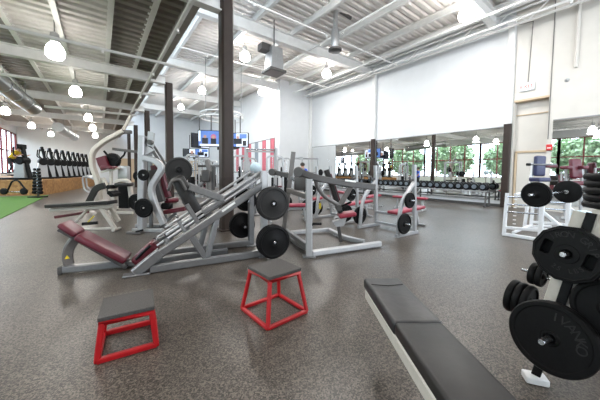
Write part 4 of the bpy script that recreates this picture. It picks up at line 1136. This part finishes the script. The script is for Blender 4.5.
HIGH = [(10.3, 4.15, 'by the right wall near the exit sign'), (10.3, 11.3, 'by the right wall past the far wall post'), (9.1, 16.6, 'over the white wall corner'), (5.7, 12.1, 'over the middle, right of the brown column'), (5.75, 19, 'left of the brown column'), (5.75, 25, 'far back between the columns'), (5.6, 5.6, 'high overhead above the machines'), (5.6, -1, 'high behind the camera'), (10.3, -2.5, 'high at the near right')]
for x, y, lab in HIGH:
    pendant((x, y, 7.05), 7.6, 'white globe pendant high in the hall, '+lab, .24, 'lamp_high')
    lamp_power(None, (x, y, 6.55), 105, .6)

# round ducts of the low roof
def duct(label, a, b, r):
    a, b = V(a), V(b); t = Thing('air_duct', label, 'duct', a)
    t.part('tube', MB().lathe(a, b-a, [(0, 0), (0, r), ((b-a).length, r), ((b-a).length, r*.85), ((b-a).length-.05, 0)], 20), 'duct')
    for k in (.3, .8):
        q = a.lerp(b, k); t.part('strap', MB().tube([q+V((0, 0, r)), V((q.x, q.y, ZL-.16))], .012, 6), 'silver')
    for k in range(1, 4): t.part('seam_ring', MB().lathe(a.lerp(b, k/4), b-a, [(-.02, r), (-.02, r+.015), (.02, r+.015), (.02, r)], 20), 'duct')
pA, pB = EYE+ray(-14, 72)*8.6, EYE+ray(33, 108)*12.2
duct('large silver round duct hanging at upper left', pA, pB, .30)
duct('shorter silver round duct farther back over the cardio row', EYE+ray(58, 127)*17, EYE+ray(74, 137)*21, .3)
# sprinkler pipes
def pipe(label, pts, r, key='steel_white'):
    t = Thing('ceiling_pipe', label, 'pipe', pts[0], 0)
    t.part('tube', MB().tube(pts, r, 8), key)
    n_ = max(1, int((V(pts[-1])-V(pts[0])).length/3))
    for k in range(n_):
        q = V(pts[0]).lerp(V(pts[-1]), (k+.5)/n_)
        t.part('sprinkler_head', MB().lathe(q, (0, 0, -1), [(0, 0), (0, .03), (r+.05, .03), (r+.06, .05), (r+.07, 0)], 10), key)
pipe('white pipe crossing the low ceiling in front of the first beam', [(-5.9, 7.9, 4.15), (2.1, 7.9, 4.15)], .035)
pipe('long white pipe under the low ceiling running away from the camera', [(1.35, -5, 4.30), (1.35, 33, 4.30)], .045)
pipe('white pipe crossing the low ceiling between the first two columns', [(-4.4, 12.6, 4.28), (1.9, 12.6, 4.45)], .05)
pipe('white pipe crossing the low ceiling past the second column', [(-2.0, 17.0, 4.22), (1.6, 17.0, 4.30)], .06)
for x, z, nm_ in ((12.0, 6.85, 'nearest the right wall'), (11.2, 7.0, 'second from the right wall'), (8.2, 7.2, 'over the middle of the hall')):
    pipe('long white pipe high in the hall, '+nm_, [(x, -6, z), (x, 15.8, z)], .045)
for y, z in ((8.3, 6.95), (13.2, 6.95)):
    pipe('white cross pipe high in the hall, %s' % ('nearer one' if y < 9 else 'farther one'), [(2.6, y, z), (12.5, y, z)], .035)
# unit heater with flared outlet
p = EYE + ray(274, 60)*11.5
t = Thing('air_diffuser', 'galvanised tapered air outlet hanging under the high roof', 'air outlet', p)
t.part('hopper', MB().box(p, (.62, .62, .95), bev=.01, taper=.86), 'duct')
t.part('outlet_frame', MB().box(p-V((0, 0, .52)), (.80, .80, .12), bev=.015), 'grey_dk')
t.part('outlet_grille', MB().box(p-V((0, 0, .585)), (.7, .7, .02), bev=.004), 'grey_warm', label='slatted outlet face')
t.part('feed_duct', MB().box(p+V((-.35, .1, .42)), (.6, .4, .3), bev=.02), 'grey_dk')
t.part('hanger', MB().tube([p+V((0, 0, .4)), V((p.x, p.y, ZH-.05))], .03, 8), 'silver')
# hanging fan with a dark bottom ring
p = EYE + ray(335, 50)*10.8
t = Thing('ceiling_fan', 'steel tube fan with dark lower ring hanging in the hall', 'fan', p)
t.part('ring', MB().lathe(p, (0, 0, 1), [(-.06, .0), (-.06, .24), (-.04, .27), (.04, .27), (.06, .22), (.06, 0)], 24), 'grey_dk')
t.part('cone', MB().lathe(p+V((0, 0, .05)), (0, 0, 1), [(0, 0), (0, .14), (.25, .17), (.7, .16), (.85, .09), (.85, 0)], 20), 'duct')
t.part('drop_tube', MB().tube([p+V((0, 0, .9)), V((p.x, p.y, ZH-.05))], .09, 14), 'duct')
t.part('valve_arm', MB().bar([p+V((-.55, .1, 1.75)), p+V((.75, -.15, 1.45))], .10, .12), 'grey_dk')
# exit sign, alarm pull, conduits on the right wall
p = V((WX-.06, 3.0, 4.62))
t = Thing('exit_sign', 'white exit sign with red letters high on the beige wall', 'sign', p)
t.part('case', MB().box(p, (.08, .46, .30), bev=.02), 'white')
R_ = M(((0, 0, -1), (-1, 0, 0), (0, 1, 0))).to_4x4(); R_.translation = p+V((-.043, 0, 0))
mb = MB(); mb.text('EXIT', .19, R_, .003); t.part('letters', mb, 'exit_red')
single('wall_conduit', MB().tube([(WX-.04, 2.98, 4.78), (WX-.04, 2.92, 7.0), (WX-.04, 3.35, 7.05)], .012, 6), 'grey_warm', 'thin metal conduit rising from the exit sign', 'conduit', (WX-.04, 2.98, 4.78))
single('wall_conduit', MB().tube([(WX-.04, 2.33, 2.6), (WX-.04, 2.33, 7.8)], .012, 6), 'grey_warm', 'thin vertical conduit right of the exit sign', 'conduit', (WX-.04, 2.33, 2.6))
single('wall_pipe', MB().tube([(WX-.06, 1.73, 4.95), (WX-.06, 1.73, 7.85)], .05, 10), 'wall_beige', 'beige vertical downpipe high on the right wall', 'pipe', (WX-.06, 1.73, 4.95))
single('wall_sensor', MB().lathe((WX-.02, 1.93, 4.6), (-1, 0, 0), [(0, 0), (0, .07), (.06, .05), (.09, .02), (.09, 0)], 14), 'silver_lt', 'small round sensor below the downpipe on the right wall', 'sensor', (WX-.02, 1.93, 4.6))
p = V((WX-.05, 2.28, 2.3))
t = Thing('fire_alarm', 'small red fire alarm box on the wall beside the door', 'fire alarm', p)
t.part('box', MB().box(p, (.07, .17, .22), bev=.015), 'alarm_red')
t.part('pull_bar', MB().box(p+V((-.04, 0, -.02)), (.02, .11, .03), bev=.004), 'white')

# ================================================================== PEOPLE
def person(label, loc, rz, J, mats, zs, group=None):
    """J: joints {name: (xyz, radius, parent)}; one continuous skinned surface"""
    names = list(J); me = bpy.data.meshes.new('person')
    me.from_pydata([J[n][0] for n in names], [(names.index(J[n][2]), i) for i, n in enumerate(names) if J[n][2]], [])
    o = bpy.data.objects.new('person', me); COL.objects.link(o)
    md = o.modifiers.new('skin', 'SKIN'); ms = o.modifiers.new('sub', 'SUBSURF'); ms.levels = 1; ms.render_levels = 1
    for i, n in enumerate(names):
        r_ = J[n][1]; me.skin_vertices[0].data[i].radius = r_ if isinstance(r_, tuple) else (r_, r_)
    me.skin_vertices[0].data[names.index('pelvis')].use_root = True
    m2 = bpy.data.meshes.new_from_object(o.evaluated_get(bpy.context.evaluated_depsgraph_get()))
    bpy.data.objects.remove(o)
    for k in mats: m2.materials.append(MT[k])
    kd = [(V(J[n][0]), zs.get(n, 0)) for n in names]
    for p in m2.polygons:
        p.use_smooth = True
        p.material_index = min(kd, key=lambda q: (q[0]-p.center).length)[1]
    b = bpy.data.objects.new('person', m2); COL.objects.link(b); b.location = loc; b.rotation_euler = (0, 0, rz)
    tag(b, label, 'person', group)
    hd = V(J['head'][0])
    h = link_mesh('hair', MB().lathe(hd+V((-.02, 0, -.02)), (-.25, 0, 1), [(.0, .105), (.05, .112), (.09, .10), (.125, .07), (.145, 0)], 16), 'hair', b)
    for s in (-1, 1):
        link_mesh('eye', MB().lathe(hd+V((.088, .033*s, .01)), (1, 0, 0), [(0, 0), (0, .012), (.012, .009), (.014, 0)], 8), 'screen_dark', b)
    link_mesh('nose', MB().lathe(hd+V((.085, 0, -.02)), (1, 0, .1), [(0, .018), (.02, .012), (.03, 0)], 8), 'skin', b)
    return b
def fingers(J, zs, side, hand, dirn, down):
    d = V(dirn).normalized(); h = V(J[hand][0]); w = d.cross(V(down)).normalized()
    for k, (o_, L) in enumerate(((-.03, .065), (-.01, .075), (.01, .07), (.03, .055))):
        J['%s_f%d' % (hand, k)] = (tuple(h+w*o_+d*(.05+L*.5)), .010, hand); J['%s_g%d' % (hand, k)] = (tuple(h+w*o_+d*(.05+L)+V(down)*.02), .008, '%s_f%d' % (hand, k))
        zs['%s_f%d' % (hand, k)] = zs['%s_g%d' % (hand, k)] = 0
    J[hand+'_t'] = (tuple(h-w*.05+d*.03), .011, hand); zs[hand+'_t'] = 0
def standing():
    J = {'pelvis': ((0, 0, .97), (.15, .12), None), 'waist': ((0, 0, 1.12), (.14, .11), 'pelvis'), 'chest': ((.01, 0, 1.33), (.17, .12), 'waist'),
         'collar': ((0, 0, 1.47), (.10, .08), 'chest'), 'neck': ((0, 0, 1.55), .055, 'collar'), 'head': ((.02, 0, 1.66), (.088, .1), 'neck'), 'crown': ((.01, 0, 1.73), (.075, .085), 'head')}
    zs = {'pelvis': 2, 'waist': 1, 'chest': 1, 'collar': 1}
    for s, c in ((-1, 'r'), (1, 'l')):
        J['sh'+c] = ((0, .19*s, 1.43), .065, 'collar'); J['el'+c] = ((.06, .26*s, 1.17), .045, 'sh'+c); J['wr'+c] = ((.24, .22*s, 1.06), .03, 'el'+c); J['hand'+c] = ((.31, .21*s, 1.06), (.035, .022), 'wr'+c)
        J['hip'+c] = ((0, .10*s, .90), .085, 'pelvis'); J['kn'+c] = ((.02, .11*s, .50), .06, 'hip'+c); J['an'+c] = ((-.02, .12*s, .10), .042, 'kn'+c); J['toe'+c] = ((.15, .13*s, .035), .035, 'an'+c)
        zs['sh'+c] = 1; zs['hip'+c] = zs['kn'+c] = zs['an'+c] = 2; zs['toe'+c] = 3
        fingers(J, zs, s, 'hand'+c, (1, 0, 0), (0, 0, -1))
    return J, zs
J, zs = standing()
person('standing person in blue shirt, seen mostly in the wall mirror', (7.75, 10.1, 0), math.radians(48), J, ['skin', 'blue', 'trousers', 'black'], zs)
def leaning():
    J = {'pelvis': ((0, 0, .88), (.15, .12), None), 'waist': ((.10, 0, 1.02), (.14, .11), 'pelvis'), 'chest': ((.27, 0, 1.17), (.17, .12), 'waist'),
         'collar': ((.36, 0, 1.27), (.10, .08), 'chest'), 'neck': ((.41, 0, 1.33), .055, 'collar'), 'head': ((.47, 0, 1.43), (.088, .1), 'neck'), 'crown': ((.48, 0, 1.50), (.075, .085), 'head')}
    zs = {'pelvis': 2, 'waist': 1, 'chest': 1, 'collar': 1}
    for s, c in ((-1, 'r'), (1, 'l')):
        J['sh'+c] = ((.34, .19*s, 1.23), .065, 'collar'); J['el'+c] = ((.42, .25*s, .98), .045, 'sh'+c); J['wr'+c] = ((.62, .24*s, 1.06), .03, 'el'+c); J['hand'+c] = ((.68, .23*s, 1.09), (.035, .022), 'wr'+c)
        J['hip'+c] = ((.02, .10*s, .82), .085, 'pelvis'); J['kn'+c] = ((.22+.08*s, .11*s, .50+.05*s), .06, 'hip'+c); J['an'+c] = ((.02, .12*s, .20), .042, 'kn'+c); J['toe'+c] = ((.18, .13*s, .15), .035, 'an'+c)
        zs['sh'+c] = 1; zs['hip'+c] = zs['kn'+c] = zs['an'+c] = 2; zs['toe'+c] = 3
        fingers(J, zs, s, 'hand'+c, (1, 0, .2), (0, 0, -1))
    return J, zs
J, zs = leaning()
person('person in yellow shirt leaning forward on a cardio machine', tuple(EYE+ray(14, 154)*13.9-V((.16, -.1, 1.13))), math.radians(-30), J, ['skin', 'yellow', 'trousers', 'black'], zs)

# ================================================================== LIGHT
wd = bpy.data.worlds.new('sky'); sc.world = wd; wd.use_nodes = True
nt = wd.node_tree; bg = nt.nodes['Background']
sk = nt.nodes.new('ShaderNodeTexSky'); sk.sky_type = 'PREETHAM'; sk.turbidity = 6; sk.sun_direction = V((.5, -.4, .75))
mxn = nt.nodes.new('ShaderNodeMix'); mxn.data_type = 'RGBA'; mxn.inputs[0].default_value = .8; mxn.inputs[7].default_value = (.70, .86, 1.0, 1)
nt.links.new(sk.outputs[0], mxn.inputs[6]); nt.links.new(mxn.outputs[2], bg.inputs['Color']); bg.inputs['Strength'].default_value = 7.5
def portal(loc, size_y, size_z):
    ld = bpy.data.lights.new('window_portal', 'AREA'); ld.shape = 'RECTANGLE'; ld.size = size_z; ld.size_y = size_y; ld.cycles.is_portal = True
    lo = bpy.data.objects.new('window_portal', ld); COL.objects.link(lo); lo.location = loc
    lo.rotation_euler = (0, math.radians(-90), 0)
portal((XL-.05, (YF+YB)/2, 2.72), YB-YF, 3.5)
ld = bpy.data.lights.new('window_portal', 'AREA'); ld.shape = 'RECTANGLE'; ld.size = 8.8; ld.size_y = 6.1; ld.cycles.is_portal = True
lo = bpy.data.objects.new('window_portal', ld); COL.objects.link(lo); lo.location = (8.0, YF+.02, 3.55); lo.rotation_euler = (math.radians(90), 0, 0)
portal((XC-.02, (YF+YB)/2, 6.6), YB-YF, 2.3)
sc.cycles.max_bounces = 8; sc.cycles.diffuse_bounces = 4; sc.cycles.glossy_bounces = 4; sc.cycles.transparent_max_bounces = 8
sc.cycles.use_denoising = True; sc.cycles.sample_clamp_indirect = 6
sc.cycles.caustics_reflective = False; sc.cycles.caustics_refractive = False
sc.view_settings.view_transform = 'Standard'; sc.view_settings.look = 'None'; sc.view_settings.gamma = 1
sc.view_settings.use_curve_mapping = False; sc.view_settings.exposure = 0.10
